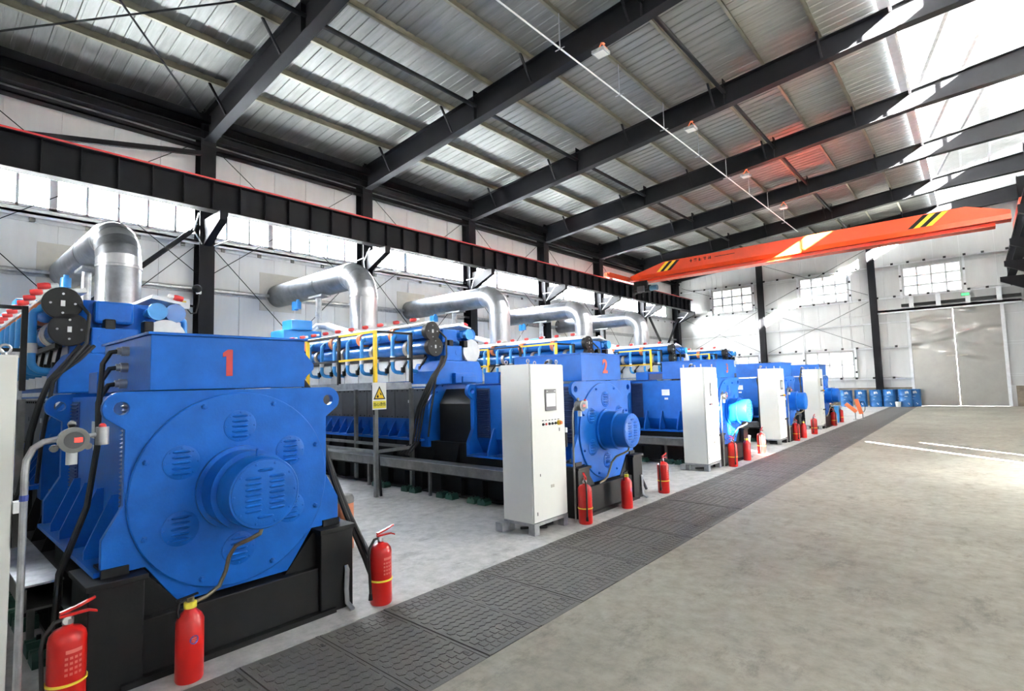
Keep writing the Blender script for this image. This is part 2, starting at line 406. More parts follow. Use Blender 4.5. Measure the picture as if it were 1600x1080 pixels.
# front wall behind the viewpoint with an unseen high opening added for daylight
b = B(); grid_wall(b, XL, XR, 0, 13.1, [(-15.6, -12, 6.2, 8.4)], lambda a, c, d, e: b.box(a, c, YF-.12, YF, d, e))
wall_front = struct(b.build('wall_front', PANEL, smooth=0))

struct(B().box(XL, -4.6, -.55, -.40, 0, 3.3).build('wall_light_blocker', PANEL, smooth=0))  # unseen wall added to keep light off the first generator's side
# ------------------------------------------------------------------ end wall
HOLES_E = [(-13.3, -10.75, 6.15, 7.72), (-7.9, -5.4, 6.1, 7.72), (-2.75, -.28, 6.05, 7.6), (-7.8, -5.35, 1.62, 3.12), (-13.0, -10.6, 1.62, 3.12), (-2.62, 1.1, 0, 5.12)]
girts = [1.52, 3.25, 4.65, 6.08, 7.88, 9.2]
b = B(); grid_wall(b, XL, XR, 0, 13.1, HOLES_E, lambda a, c, d, e: b.box(a, c, YE+.03, YE+.12, d, e))
wall_end = struct(b.build('wall_end', PANEL, smooth=0))
seams = [XL+.0+1.12*i for i in range(1, 17)]
seams = [s for s in seams if all(abs(s-h[0]) > .3 and abs(s-h[1]) > .3 for h in HOLES_E)]
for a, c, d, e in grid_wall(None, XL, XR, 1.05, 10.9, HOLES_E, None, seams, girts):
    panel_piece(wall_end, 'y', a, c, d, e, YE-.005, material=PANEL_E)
# brown plinth
for a, c in ((XL, -2.72), (1.42, XR)):
    b = B().box(a, c, YE-.06, YE+.03, 0, 1.02); o = b.build('plinth_course', BRICK, wall_end, smooth=0)
# girts with black clips
eclip = B().box(-.06, .06, -.03, .03, -.055, .055).mesh('clip', BLACK, 0)
for z, a, c in ((1.52, XL, -2.7), (3.25, XL, -2.7), (4.65, XL, -2.7), (6.02, XL, XR), (7.85, XL, XR)):
    t = trim(B().box(a, c, YE-.17, YE, z, z+.02).box(a, c, YE-.17, YE-.15, z-.05, z+.02), TRIMW, 'pale girt across the end wall at %.1f metres' % z)
    if z != 4.65:
        x = a+.5
        while x < c-.2:
            inst(eclip, 'clip', t, (x, YE-.15, z+.04)); x += .82+random.uniform(-.12, .12)
# vertical window trims
for h in HOLES_E[:5]:
    for x in (h[0]-.12, h[1]+.12):
        t = trim(B().box(x-.05, x+.05, YE-.12, YE, h[2]-.15, h[3]+.2), TRIMW, 'upright beside an end wall window')
        for zz in (h[2]+.3, h[2]+1.1): inst(eclip, 'clip', t, (x, YE-.12, zz), None, (.8, 1, 1))
# end windows
for j, h in enumerate(HOLES_E[:5]):
    b = B(); nx, nz = 4, 2 if j > 2 else 3
    zs = [h[2]+(h[3]-h[2])*q/nz for q in range(nz+1)] if j > 2 else [h[2], h[2]+.52, h[2]+1.05, h[3]]
    for i in range(nx+1):
        x = h[0]+(h[1]-h[0])*i/nx; b.box(max(h[0], x-.035), min(h[1], x+.035), YE-.05, YE+.07, h[2], h[3])
    for z in zs: b.box(h[0], h[1], YE-.05, YE+.07, max(h[2], z-.035), min(h[3], z+.035))
    wn = struct(b.build('window_%d' % wi, TRIMW, smooth=0)); wi += 1
    for i in range(nx):
        for z0, z1 in zip(zs, zs[1:]):
            wpx = (h[1]-h[0])/nx
            pb = B().box(-wpx/2+.035, wpx/2-.035, -.006, .006, -(z1-z0)/2+.035, (z1-z0)/2-.035)
            pb.build('pane', DIM_GLASS, wn, 0, loc=(h[0]+(i+.5)*wpx, YE+.01, (z0+z1)/2))
# sliding door
b = B(); b.box(-2.72, -2.6, YE-.14, YE+.05, 0, 5.3); b.box(1.1, 1.24, YE-.14, YE+.05, 0, 5.3)
b.box(-2.72, 1.24, YE-.02, YE+.05, 5.1, 5.2)
door = struct(b.build('door_1', TRIMW, smooth=0), 'large pale double sheet metal door with dented leaves')
for i, (a, c) in enumerate(((-2.66, -.754), (-.746, 1.15))):
    bm = bmesh.new(); NX, NZ = 30, 70; vv = []
    rnd = random.Random(3+i)
    dents = [(rnd.uniform(a, c), rnd.uniform(2.2, 5), rnd.uniform(.25, .7), rnd.uniform(.05, .14), rnd.uniform(-.4, .4), rnd.choice((-1, 1))*rnd.uniform(.02, .05)) for _ in range(11)]
    for iz in range(NZ+1):
        for ix in range(NX+1):
            x = a+(c-a)*ix/NX; z = .005+5.17*iz/NZ; dd = 0
            for px, pz, sx2, sz2, sl, am in dents:
                u, v = (x-px)/sx2, ((z-pz)-sl*(x-px))/sz2; dd += am*math.exp(-u*u-v*v)
            edge = min(ix, NX-ix, iz, NZ-iz)
            vv.append(bm.verts.new((x, YE-.06+(dd if edge > 0 else 0), z)))
    for iz in range(NZ):
        for ix in range(NX):
            k = iz*(NX+1)+ix; bm.faces.new((vv[k], vv[k+1], vv[k+NX+2], vv[k+NX+1]))
    res = bmesh.ops.extrude_face_region(bm, geom=bm.faces[:])
    for v in [g for g in res['geom'] if isinstance(g, bmesh.types.BMVert)]: v.co.y = YE+.0
    bmesh.ops.recalc_face_normals(bm, faces=bm.faces)
    me = bpy.data.meshes.new('door_leaf'); bm.to_mesh(me); bm.free(); me.materials.append(DOORM)
    me.polygons.foreach_set('use_smooth', [True]*len(me.polygons)); me.set_sharp_from_angle(angle=math.radians(50))
    inst(me, 'door_leaf', door)
B().box(-1.15, -.30, YE-.13, YE-.07, 2.62, 2.68).box(-.8, -.7, YE-.14, YE-.07, 2.5, 2.56).build('bolt_latch', BEIGE, door, 0)
B().box(-.85, -.78, YE-.13, YE-.06, .05, .55).box(-.72, -.65, YE-.13, YE-.06, .05, .55).build('floor_bolt', BEIGE, door, 0)
b = B(); b.box(-4.0, 1.9, YE-.30, YE-.14, 5.2, 5.32); b.box(-4.0, 1.9, YE-.30, YE-.28, 5.12, 5.32)
trim(b, TRIMW, 'pale sliding door track above the large door')
t = trim(B().box(-2.9, 1.9, YE-.34, YE-.2, 5.42, 5.58), BLACK, 'dark beam carrying the sliding door track')
for x in (-2.45, -1.3, -.1, 1.1): B().box(x-.1, x+.1, YE-.38, YE-.1, 5.32, 5.95).build('hanger_post', TRIMW, t, 0)
g = tag(B().box(-.36, -.02, YE-.42, YE-.34, 5.70, 5.84).build('exit_light', DGREY, smooth=0), 'small green lit exit light above the pale double door', 'exit light')
B().box(-.34, -.04, YE-.425, YE-.42, 5.72, 5.82).build('light_face', LEDG, g, 0)

# ------------------------------------------------------------------ roof
# one sheet: ribs running along the slope
SW = .84
prof = []
for r_ in range(3):
    y = r_*.28; prof += [(y, 0), (y+.19, 0), (y+.205, -.02), (y+.255, -.02), (y+.27, 0)]
prof.append((SW-.002, 0))
def sheet_mesh(x0, x1, zf, material, rib=1., th=.004):
    b = B(); n = len(prof); vv = []
    for x in (x0, x1):
        for y, dz in prof: vv.append((x, y, zf(x)+dz*rib))
    for x in (x0, x1):
        for y, dz in prof: vv.append((x, y, zf(x)+dz*rib+.05))
    fs = []
    for i in range(n-1): fs.append((i, i+1, n+i+1, n+i)); fs.append((2*n+i, 3*n+i, 3*n+i+1, 2*n+i+1))
    fs += [tuple([i for i in range(n)]+[2*n+i for i in reversed(range(n))]), tuple([n+i for i in range(n)]+[3*n+i for i in reversed(range(n))]), (0, n, 3*n, 2*n), (n-1, 2*n-1, 4*n-1, 3*n-1)]
    b.add(vv, fs); return b.mesh('roof_sheet', material, 0)
ceiling = struct(B().box(XL-.3, XL-.1, YF, YE, 9.55, 9.62).build('ceiling', STEEL_DK, smooth=0))
sm = sheet_mesh(XL-.1, -1.15, roof_z, ROOF)
smw = sheet_mesh(-.95, XR+.2, lambda x: 12.35+(x+.95)*.19, ROOF_W, .3)
y = YF
while y < YE:
    inst(sm, 'roof_sheet', ceiling, (0, y, random.uniform(0, .004))); inst(smw, 'roof_sheet', ceiling, (0, y, 0)); y += SW
struct(B().xz([(XR+.2, 13.08), (XR+3.4, 14.95), (XR+3.4, 15.02), (XR+.2, 13.14)], YF, YE).build('sky_blocker_outside', ROOF_W, smooth=0))  # unseen sheet added to block high skylight from the clerestory
# fascia of the raised roof strip and its members
trim(B().box(-1.0, -.95, YF, YE, 10.78, 12.4), ROOF_W, 'white fascia of the raised roof strip')
trim(B().box(-1.22, -1.0, YF, YE, 10.62, 10.66).box(-1.02, -.96, YF, YE, 10.55, 10.8), TRIMW, 'white closure edge of the roof sheets')
for x in (.1, 1.2): trim(B().box(x-.05, x+.05, YF, YE, 12.35+(x+.95)*.19-.22, 12.35+(x+.95)*.19-.01), TRIMW, 'white purlin under the raised roof strip')

PX = [-14.1, -12.65, -11.1, -9.55, -8.1, -6.7, -5.3, -3.9, -2.5]
for i, x in enumerate(PX):
    z = raf_top(x); b = B()
    b.box(x-.01, x+.0, YF, YE, z, z+.2); b.box(x-.01, x+.07, YF, YE, z, z+.012); b.box(x-.08, x+.0, YF, YE, z+.185, z+.197); b.box(x+.058, x+.07, YF, YE, z, z+.03)
    o = b.build('purlin', PURLIN, smooth=0); tag(o, '%s galvanised purlin under the roof sheets counted from the window wall' % ORD[i] if i < 8 else 'galvanised purlin under the roof sheets beside the raised strip', 'purlin', 'roof purlins')
for i, x in enumerate((-10.15, -5.0)):
    z = (raf_bot(x)+raf_top(x))/2+.1
    tag(B().cyl((x, YF, z), (x, YE, z), .055, n=12).build('tie_pipe', STEEL_DK), ('dark round tie pipe linking the rafters nearer the window wall', 'dark round tie pipe linking the rafters near the raised roof strip')[i], 'tie pipe', 'roof tie pipes')
for i, x in enumerate((-13.4, -12.0, -7.4)):
    for k in range(1, 7):
        ya, yb = COLY[k]+.15, COLY[k+1]-.15
# sag rods between purlins, thin
sag = B()
# ------------------------------------------------------------------ rafters and columns
def rafter(k, y):
    r = empty('rafter', (0, y, 0)); b = B()
    xs = [-15.5, -13.6, -11, -8, -5, -2.6, -1.0, -.8, XR-.5]
    bot = [(x, raf_bot(x)-(.22*max(0, 1-(x+15.5)/2.6) if x < -12.9 else 0)*0) for x in xs]; top = [(x, raf_top(x)) for x in xs]
    b.xz(bot+list(reversed(top)), -.01, .01); b.build('web', STEEL_DK, r, 0)
    b = B()
    for P, s_ in ((bot, 1), (top, -1)):
        for p, q in zip(P, P[1:]): b.beam((p[0], 0, p[1]+s_*.01), (q[0], 0, q[1]+s_*.01), .26, .02, up=(0, 0, 1))
    b.build('flanges', STEEL_DK, r, 0)
    for x in (-10.15, -5.0):
        B().box(x-.012, x+.012, -.12, .12, raf_bot(x), raf_top(x)+.16).build('splice_plate', STEEL_DK, r, 0)
    for x in (PX[0], PX[2], PX[4], PX[6], PX[8]):
        for s_ in (-1, 1):
            B().beam((x, s_*.5, raf_top(x)+.02), (x+.02, s_*.1, raf_bot(x)+.1), .05, .05).build('knee_brace', STEEL_DK, r, 0)
    B().box(-15.52, -15.49, -.14, .14, raf_bot(-15.5)-.12, raf_top(-15.5)+.1).build('end_plate', STEEL_DK, r, 0)
    tag(r, '%s dark steel roof rafter counted from the camera end of the hall' % ORD[k], 'roof beam', 'dark roof rafters')
def column(k, y, left):
    c = empty('column', (0, y, 0)); b = B(); zt = 9.45 if left else 11.3
    x0, x1 = (XL+.02, -15.5) if left else (XR-.5, XR-.02)
    b.box(x0, x0+.02, -.19, .19, 0, zt); b.box(x1-.02, x1, -.19, .19, 0, zt); b.box(x0, x1, -.008, .008, 0, zt)
    b.build('shaft', STEEL_DK, c, 0)
    b = B()
    if left: b.xz([(-15.5, 5.72), (-15.5, 6.42), (-14.38, 6.42), (-14.38, 6.2)], -.1, .1)
    else: b.xz([(XR-.5, 5.72), (XR-.5, 6.42), (XR-1.42, 6.42), (XR-1.42, 6.2)], -.1, .1)
    b.build('corbel', STEEL_DK, c, 0)
    if left:
        b = B()
        for yy in (-.5, .55): b.tube([(-15.48, yy*.3, 5.75), (-15.0, yy, 5.95), (-14.65, yy, 6.32)], .018, 6)
        b.cyl((-15.45, -.45, 6.05), (-15.0, -.5, 6.05), .015, n=6)
        b.build('girder_stay', TRIMW, c)
        tag(c, '%s dark steel column along the window wall from the camera end' % ORD[k], 'column', 'columns along the window wall')
    else:
        tag(c, '%s dark steel column on the side opposite the windows' % ORD[k], 'column', 'columns opposite the window wall')
for k, y in enumerate(COLY[2:]):
    rafter(k, y); column(k, y, True)
    if k > 2: column(k-3, y, False)
rafter(7, COLY[1]); column(7, COLY[1], True)
# wind columns on the end wall
for i, (x, nm) in enumerate(((-10.15, 'dark wind column on end wall between the first two upper windows'), (-4.16, 'dark wind column on end wall beside the large door'))):
    b = B(); y0, y1 = YE-.42, YE-.18; zt = raf_bot(x)
    b.box(x-.17, x+.17, y0, y0+.02, 0, zt); b.box(x-.17, x+.17, y1-.02, y1, 0, zt); b.box(x-.008, x+.008, y0, y1, 0, zt)
    tag(b.build('wind_column', STEEL_DK, smooth=0), nm, 'column', 'end wall columns')
# bracing in the roof monitor
for k in (3, 4, 5):
    y = COLY[2+k]
    tag(B().beam((-.75, y-.1, 10.75), (.9, y-4.7, 12.3), .09, .04).build('monitor_brace', GALV, smooth=0), 'grey diagonal brace under raised roof in %s bay' % ORD[k], 'brace', 'raised roof braces')
# wall cross rods
def rod(p, q, r, nm, label, m=STEEL_DK, grp=None):
    return tag(B().cyl(p, q, r, n=6).build(nm, m), label, 'brace rod', grp)
for k in range(1, 7):
    ya, yb = COLY[k]+.2, COLY[k+1]-.2
    if k+1 < len(COLY):
        for s_, (z0, z1) in ((0, (8.62, 5.0)), (1, (5.0, 8.62))):
            rod((XL+.22, ya, z0), (XL+.22, yb, z1), .011, 'wall_brace_rod', 'thin upper cross rod %s in %s wall bay' % (('falling away', 'rising away')[s_], ORD[k]), grp='wall cross rods')
        for s_, (z0, z1) in ((0, (5.75, .9)), (1, (.9, 5.75))):
            rod((XL+.25, ya, z0), (XL+.25, yb, z1), .011, 'wall_brace_rod', 'thin lower cross rod %s in %s wall bay' % (('falling away', 'rising away')[s_], ORD[k]), grp='wall cross rods')
for j, (p, q) in enumerate((((-9.9, 8.9), (-4.4, 6.3)), ((-4.4, 8.9), (-9.9, 6.3)), ((-9.9, 5.9), (-4.4, 3.3)), ((-4.4, 5.9), (-9.9, 3.3)), ((-15.4, 8.2), (-10.4, 6.2)), ((-15.4, 6.0), (-10.4, 3.4)), ((-10.4, 6.0), (-15.4, 3.4)))):
    rod((p[0], YE-.2, p[1]), (q[0], YE-.2, q[1]), .012, 'end_brace_rod', 'thin end wall cross rod %s' % ('falling across the middle upper panels', 'rising across the middle upper panels', 'falling across the middle lower panels', 'rising across the middle lower panels', 'high above the corner window', 'falling below the corner window', 'rising below the corner window')[j], grp='end wall cross rods')
# roof cross rods in the first bay
for j, (p, q) in enumerate((((-15.4, COLY[2]-.2, 9.2), (-9.6, COLY[1]+.2, 9.75)), ((-9.6, COLY[2]-.2, 9.75), (-15.4, COLY[1]+.2, 9.2)))):
    rod(p, q, .022, 'roof_brace_rod', ('dark roof rod starting at the first column head', 'dark roof rod crossing towards the second purlin')[j], grp='roof cross rods')
# heavy wall struts in first and last bay
def strut(p, q, label): return tag(B().beam(p, q, .1, .12).build('bracing_strut', STEEL_DK, smooth=0), label, 'strut', 'wall bracing struts')
strut((-15.55, COLY[2]-.2, 6.25), (-15.55, COLY[1]+.3, 1.6), 'dark diagonal strut beside the first exhaust pipe')
strut((-15.5, COLY[2]-.2, 8.25), (-15.5, COLY[1]+.2, 7.35), 'dark strut above the crane girder in first bay')
strut((-15.5, COLY[7]+.2, 6.1), (-15.5, (COLY[7]+COLY[8])/2+.0, 3.7), 'dark falling strut in last bay by the corner')
strut((-15.5, COLY[8]-.2, 6.1), (-15.5, (COLY[7]+COLY[8])/2+.1, 3.7), 'dark rising strut in last bay by the corner')

# ------------------------------------------------------------------ crane runway
def runway(x, label, y0):
    r = empty('crane_runway_girder', (x, 0, 0)); b = B(); y1 = YE-.7
    b.box(-.01, .01, y0, y1, 6.44, 7.2); b.box(-.16, .16, y0, y1, 6.42, 6.44); b.box(-.17, .17, y0, y1, 7.18, 7.2)
    b.build('girder', STEEL_DK, r, 0)
    me = B().box(-.15, .15, -.006, .006, 6.44, 7.18).mesh('stiffener', STEEL_DK, 0)
    y = y0+.1
    while y < y1: inst(me, 'stiffener', r, (0, y, 0)); y += .668
    b = B().box(-.035, .035, y0, y1, 7.2, 7.26).box(-.15, -.11, y0, y1, 7.2, 7.235).box(.11, .17, y0, y1, 7.2, 7.24); b.build('rail', REDP, r, 0)
    tag(r, label, 'crane girder')
runway(-14.6, 'dark runway girder with red rail along the window wall', YF+.3)
runway(XR-1.0, 'dark crane runway girder opposite the window wall', 8.0)

# ------------------------------------------------------------------ overhead crane
CY = 27.0
cr_ = empty('overhead_crane', (0, CY, 0))
side = [(-14.35, 7.42), (-13.9, 7.30), (1.0, 7.30), (1.35, 7.45), (1.35, 7.72), (.1, 8.13), (-12.3, 8.13), (-14.35, 7.62)]
b = B()
sec = lambda x: None
topz = lambda x: 8.13 if -12.3 <= x <= .1 else (7.62+(x+14.35)*(.51/2.05) if x < -12.3 else 8.13-(x-.1)*(.41/1.25))
xs = [-14.35, -13.6, -12.3, -9, -5, -1, .1, .8, 1.35]
vv = []
for x in xs:
    zb = 7.36; zt = topz(x)
    for yy, zz in ((-.2, zt), (-.2, zb+.22), (-.3, zb), (.3, zb), (.2, zb+.22), (.2, zt)): vv.append((x, yy, zz))
n = 6; fs = [(i*n+k, i*n+(k+1) % n, (i+1)*n+(k+1) % n, (i+1)*n+k) for i in range(len(xs)-1) for k in range(n)] + [tuple(range(n)), tuple(range((len(xs)-1)*n, len(xs)*n))]
b.add(vv, fs); b.build('box_girder', ORANGE, cr_, 0)
B().box(-13.9, .9, -.06, .06, 7.18, 7.36).box(-13.9, .9, -.32, .32, 7.18, 7.205).build('bottom_flange', ORANGE, cr_, 0)
for x in (-14.6, XR-1.0):
    o = B().box(x-.13, x+.13, -2.3, 1.9, 7.34, 7.62).box(x-.1, x+.1, -2.42, -2.3, 7.40, 7.55).build('end_truck', ORANGE, cr_, 0, bev=.015)
    for yy in (-1.9, 1.5): B().cyl((x-.05, yy, 7.4), (x+.05, yy, 7.4), .14, n=20).build('wheel', BLACK, o)
def stripe(x0, zz0, zz1, wd, m):
    sl = .5*(zz1-zz0)/.45
    b = B().add([(x0, -.205, zz0), (x0+wd, -.205, zz0), (x0+wd+sl, -.205, zz1), (x0+sl, -.205, zz1)], [(0, 1, 2, 3)]); return b.build('hazard_stripe', m, cr_, 0)
for xb in (-12.75, -1.75):
    for i in range(4): stripe(xb+i*.2, 7.62, 8.1, .2, (YEL, BLACK)[(i+(0 if xb < -5 else 1)) % 2])
rg = random.Random(11)
b = B()
for i in range(5):
    x0 = -10.9+i*.24
    for q in range(5):
        u, v = rg.uniform(0, .14), rg.uniform(0, .13)
        if q % 2: b.box(x0, x0+.16, -.207, -.205, 7.85+v, 7.87+v)
        else: b.box(x0+u, x0+u+.025, -.207, -.205, 7.84, 8.0)
b.box(-9.6, -8.6, -.207, -.205, 7.9, 7.93)
b.build('maker_lettering', BLACK, cr_, 0)
h = empty('crane_hoist', (-13.55, CY-.1, 6.82))
B().cyl((-.55, 0, 0), (.35, 0, 0), .2, n=20).cyl((-.6, 0, 0), (-.55, 0, 0), .23, n=20).build('drum_housing', BLACK, h)
B().cyl((.35, 0, 0), (.75, 0, 0), .15, n=16).build('motor', mat('hoist_blue', (.03, .10, .16), .4), h)
B().box(-.4, -.3, -.06, .06, .15, .42).box(.1, .2, -.06, .06, .15, .42).box(-.5, .3, -.3, -.24, -.05, .42).build('trolley_frame', BLACK, h, 0)
B().box(-.25, .15, -.42, -.3, -.2, .12).build('control_box', DGREY, h, 0)
B().tube([(-.1, 0, -.18), (-.1, 0, -.42)], .05, 8).build('hook_block', BLACK, h)
tag(h, 'dark electric hoist hanging under the end of the orange crane', 'hoist')
tag(cr_, 'orange overhead bridge crane with black and yellow hazard stripes', 'crane')
# cable festoon rail
cl_ = empty('conduit_line', (-6.3, 0, 0))
B().cyl((0, 2, 8.93), (0, 29.4, 9.02), .018, n=6).build('conduit', WHITE, cl_)
for i in range(10):
    y = 4+i*2.54; B().cyl((0, y, 8.95), (0, y, 9.75), .012, n=6).cyl((-.12, y, 8.94), (.12, y, 8.94), .012, n=6).build('hanger', GALV, cl_)
tag(cl_, 'thin pale conduit line hung under the roof along the hall', 'conduit')
for k in range(4):
    y = COLY[3+k]-.12; l = empty('floodlight', (-5.98, y, 9.22))
    B().box(-.16, .16, -.2, .1, 0, .08).build('housing', GALV, l, 0, bev=.01)
    B().box(-.13, .13, -.17, .07, -.004, 0).build('lens', LAMPF, l, 0)
    B().beam((-.15, 0, .08), (0, 0, .3), .03, .02).beam((.15, 0, .08), (0, 0, .3), .03, .02).beam((0, 0, .28), (0, .12, .34), .05, .04).build('bracket', ORANGE2, l, 0)
    tag(l, 'square floodlight on orange bracket under the %s rafter' % ORD[k+1], 'floodlight', 'roof floodlights')

# ================================================================== GENERATOR SETS
# ---- shared small meshes
def louver_mesh(w_, h_, d_):
    n = 8; vv = []
    prof_ = [(-h_/2, 0), (-h_/2, d_*.35), (-h_*.1, d_), (h_*.3, d_*.7), (h_/2, 0)]
    b = B(); xs_ = [-w_/2, -w_*.42, -w_*.3, w_*.3, w_*.42, w_/2]; sc_ = [.05, .7, 1, 1, .7, .05]
    m = len(prof_)
    for x, s_ in zip(xs_, sc_):
        for yv, zv in prof_: vv.append((zv*s_, x, -yv*max(s_, .3)))
    fs = [(i*m+k, i*m+(k+1) % m, (i+1)*m+(k+1) % m, (i+1)*m+k) for i in range(len(xs_)-1) for k in range(m)] + [tuple(range(m)), tuple(range((len(xs_)-1)*m, len(xs_)*m))]
    b.add(vv, fs); return b.mesh('louver', BLUE, 60)
louv = louver_mesh(.115, .022, .013)
bolt_me = B().lathe([(.006, 0), (.019, 0), (.019, .012), (.013, .016), (.013, .024), (.004, .026)], axis=(1, 0, 0), n=6).mesh('bolt', BLUE, 0)
screw_me = B().lathe([(.006, 0), (.006, .004), (.002, .005)], axis=(1, 0, 0), n=6).mesh('screw', BLUE, 0)

def plate_outline():
    r = []
    ear = arc((.70, 1.665), .105, -35, 90, 8)
    r += [(.37, .385), (.56, .66), (.79, .66), (.79, .87), (.685, 1.06), (.685, 1.53)] + [(p[0], p[1]) for p in ear] + [(.0, 1.768)]
    l = [(-x, z) for x, z in reversed(r[:-1])]
    return r + l
PLATE = plate_outline(); HOLES_P = [circ((s_*.705, 1.665), .042, 14) for s_ in (-1, 1)]

def make_generator(num):
    g = empty('generator', (0, 0, 0))
    p = B().yz(PLATE, -.05, 0, HOLES_P).build('end_plate', BLUE, g, 0, bev=.004)
    d = B().lathe([(.672, 0), (.672, .016), (.664, .022), (.01, .022)], (0, 0, 1.075), (1, 0, 0), 72).build('end_cover', BLUE, g)
    for k in range(8):
        a = math.radians(22.5+45*k); inst(bolt_me, 'bolt', d, (.022, .625*math.cos(a), 1.075+.625*math.sin(a)))
    for k in range(6):
        a = math.radians(90+60*k); cy_, cz_ = .43*math.cos(a), 1.075+.43*math.sin(a)
        v = B().lathe([(.112, 0), (.112, .004), (.109, .006), (.01, .006)], (0, 0, 0), (1, 0, 0), 32).build('vent_disc', BLUE, g, loc=(.022, cy_, cz_))
        for i in range(5): inst(louv, 'louver', v, (.006, 0, -.072+i*.036), None, (1, 1.0 if i not in (0, 4) else .95, 1))
        for i in range(8):
            t = math.radians(45*i); inst(screw_me, 'screw', v, (.006, .098*math.cos(t), .098*math.sin(t)))
    h = B().lathe([(.29, 0), (.29, .03), (.262, .034), (.262, .20), (.27, .203), (.27, .225), (.235, .228), (.235, .40), (.228, .41), (.01, .41)], (.022, 0, 1.075), (1, 0, 0), 56).build('bearing_hood', BLUE, g)
    fc = B().lathe([(.215, 0), (.215, .006), (.205, .009), (.01, .009)], (.43, 0, 1.075), (1, 0, 0), 48).build('hood_grille', BLUE, g)
    for c_ in (-1, 1):
        for i in range(7): inst(louv, 'louver', fc, (.438, c_*.078, 1.075-.105+i*.035), None, (1, .95, 1))
    for z in (.152, -.152): inst(louv, 'louver', fc, (.438, 0, 1.075+z), None, (1, .95, 1))
    for i in range(10):
        t = math.radians(36*i); inst(screw_me, 'screw', fc, (.437, .2*math.cos(t), 1.075+.2*math.sin(t)), None, (1.4, 1.4, 1.4))
    B().tube([(.30, 0, 1.30), (.30, 0, 1.345), (.31, 0, 1.36)], .008, 6).build('grease_nipple', BLUE, g)
    # casing
    body = [(-.62, 1.74), (-.62, .92), (-.47, .66), (.47, .66), (.62, .92), (.62, 1.74)]
    B().yz(body, -1.96, -.05).build('casing', BLUE, g, 0)
    B().yz(PLATE, -2.03, -1.96, HOLES_P).build('rear_plate', BLUE, g, 0)
    for s_ in (-1, 1):
        for x0, x1 in ((-.30, -.10), (-1.92, -1.68)):
            B().box(x0-.02, x1+.02, min(s_*.62, s_*.628), max(s_*.62, s_*.628), .93, 1.70).build('vent_frame', NAVY, g, 0)
            b = B()
            for i in range(27):
                z = .95+i*.0275; b.add([(x0, s_*.628, z), (x1, s_*.628, z), (x1, s_*.645, z+.008), (x0, s_*.645, z+.008), (x0, s_*.628, z+.02), (x1, s_*.628, z+.02)], [(0, 1, 2, 3), (3, 2, 5, 4), (0, 3, 4), (1, 5, 2), (0, 4, 5, 1)])
            stuff(b.build('vent_slats', NAVY, g, 0))
        for x in (-.42, -.82, -1.22, -1.58):
            B().ext([(.62, 1.08), (.66, 1.08), (.80, .74), (.80, .68), (.55, .68), (.55, .8)], (x, 0, 0), (0, s_, 0), (0, 0, 1), (1, 0, 0), .025).build('gusset', BLUE, g, 0)
        B().box(-2.0, -.02, min(s_*.52, s_*.82), max(s_*.52, s_*.82), .655, .685).build('foot_rail', BLUE, g, 0)
        if s_ < 0:
            B().box(-1.2, -1.02, -.626, -.62, 1.42, 1.55).build('nameplate', LGREY, g, 0); B().box(-1.14, -1.06, -.626, -.62, 1.33, 1.37).build('nameplate', LGREY, g, 0)
    # terminal box on top
    tb = B().box(-1.2, 0, -.555, .50, 1.775, 2.14).build('terminal_box', BLUE, g, 0, bev=.004)
    B().box(-1.22, .015, -.575, .52, 2.14, 2.158).build('box_lid', BLUE, g, 0, bev=.003)
    B().tube([(-.45, -.06, 2.155), (-.45, -.06, 2.185), (-.45, .14, 2.185), (-.45, .14, 2.155)], .008, 6).build('lid_handle', BLACK, g)
    B().ext([(.50, 1.80), (.50, 2.10), (.62, 1.96), (.62, 1.92)], (-1.1, 0, 0), (0, 1, 0), (0, 0, 1), (1, 0, 0), 1.02).build('side_hood', BLUE, g, 0)
    B().box(-1.55, -1.22, -.5, .45, 1.77, 1.90).build('vent_cowl', NAVY, g, 0)
    B().box(-1.86, -1.56, -.53, .48, 1.77, 1.95).build('rear_box', BLUE, g, 0, bev=.004)
    for i in range(3):
        z = 2.06-.115*i; o = B().cyl((-.52-.02*i, -.555, z), (-.52-.02*i, -.60, z), .034, n=14).cyl((-.52-.02*i, -.60, z), (-.52-.02*i, -.625, z), .026, n=12).build('cable_gland', GALV, g)
        x = -.52-.02*i
        B().tube([(x, -.60, z), (x, -.66, z-.01), (x-.02, -.70, z-.09), (x-.05, -.705, 1.70), (x-.06+.03*i, -.71, 1.4), (x-.05+.03*i, -.76, 1.0), (x-.02+.04*i, -.90, .6), (x+.0+.04*i, -.93, .05)], .017, 8).build('cable', RUBBER, g)
    # cables on the other side
    for i in range(2):
        B().tube([(-.3-.05*i, .60, 1.88), (-.3-.05*i, .74, 1.70), (-.28-.03*i, .80, 1.35), (-.25, .90+.02*i, .95), (-.22, 1.0+.03*i, .65), (-.15+.05*i, 1.14+.03*i, .25), (-.1+.06*i, 1.2+.04*i, .03)], .022, 8).build('cable', RUBBER, g)
    # flexible conduit from the hood
    pts = [(.36, .02, .86), (.36, .0, .80), (.30, -.05, .76), (.22, -.10, .72), (.16, -.12, .64), (.13, -.125, .55), (.11, -.16, .45), (.09, -.23, .40), (.07, -.32, .375)]
    B().tube(pts, .014, 8).build('flexible_conduit', BRONZE, g)
    if num:
        me = text_mesh(num, .26, NUMRED, .0015, .012)
        inst(me, 'painted_number', g, (.003, -.09, 1.965), FACE_X)
    return g

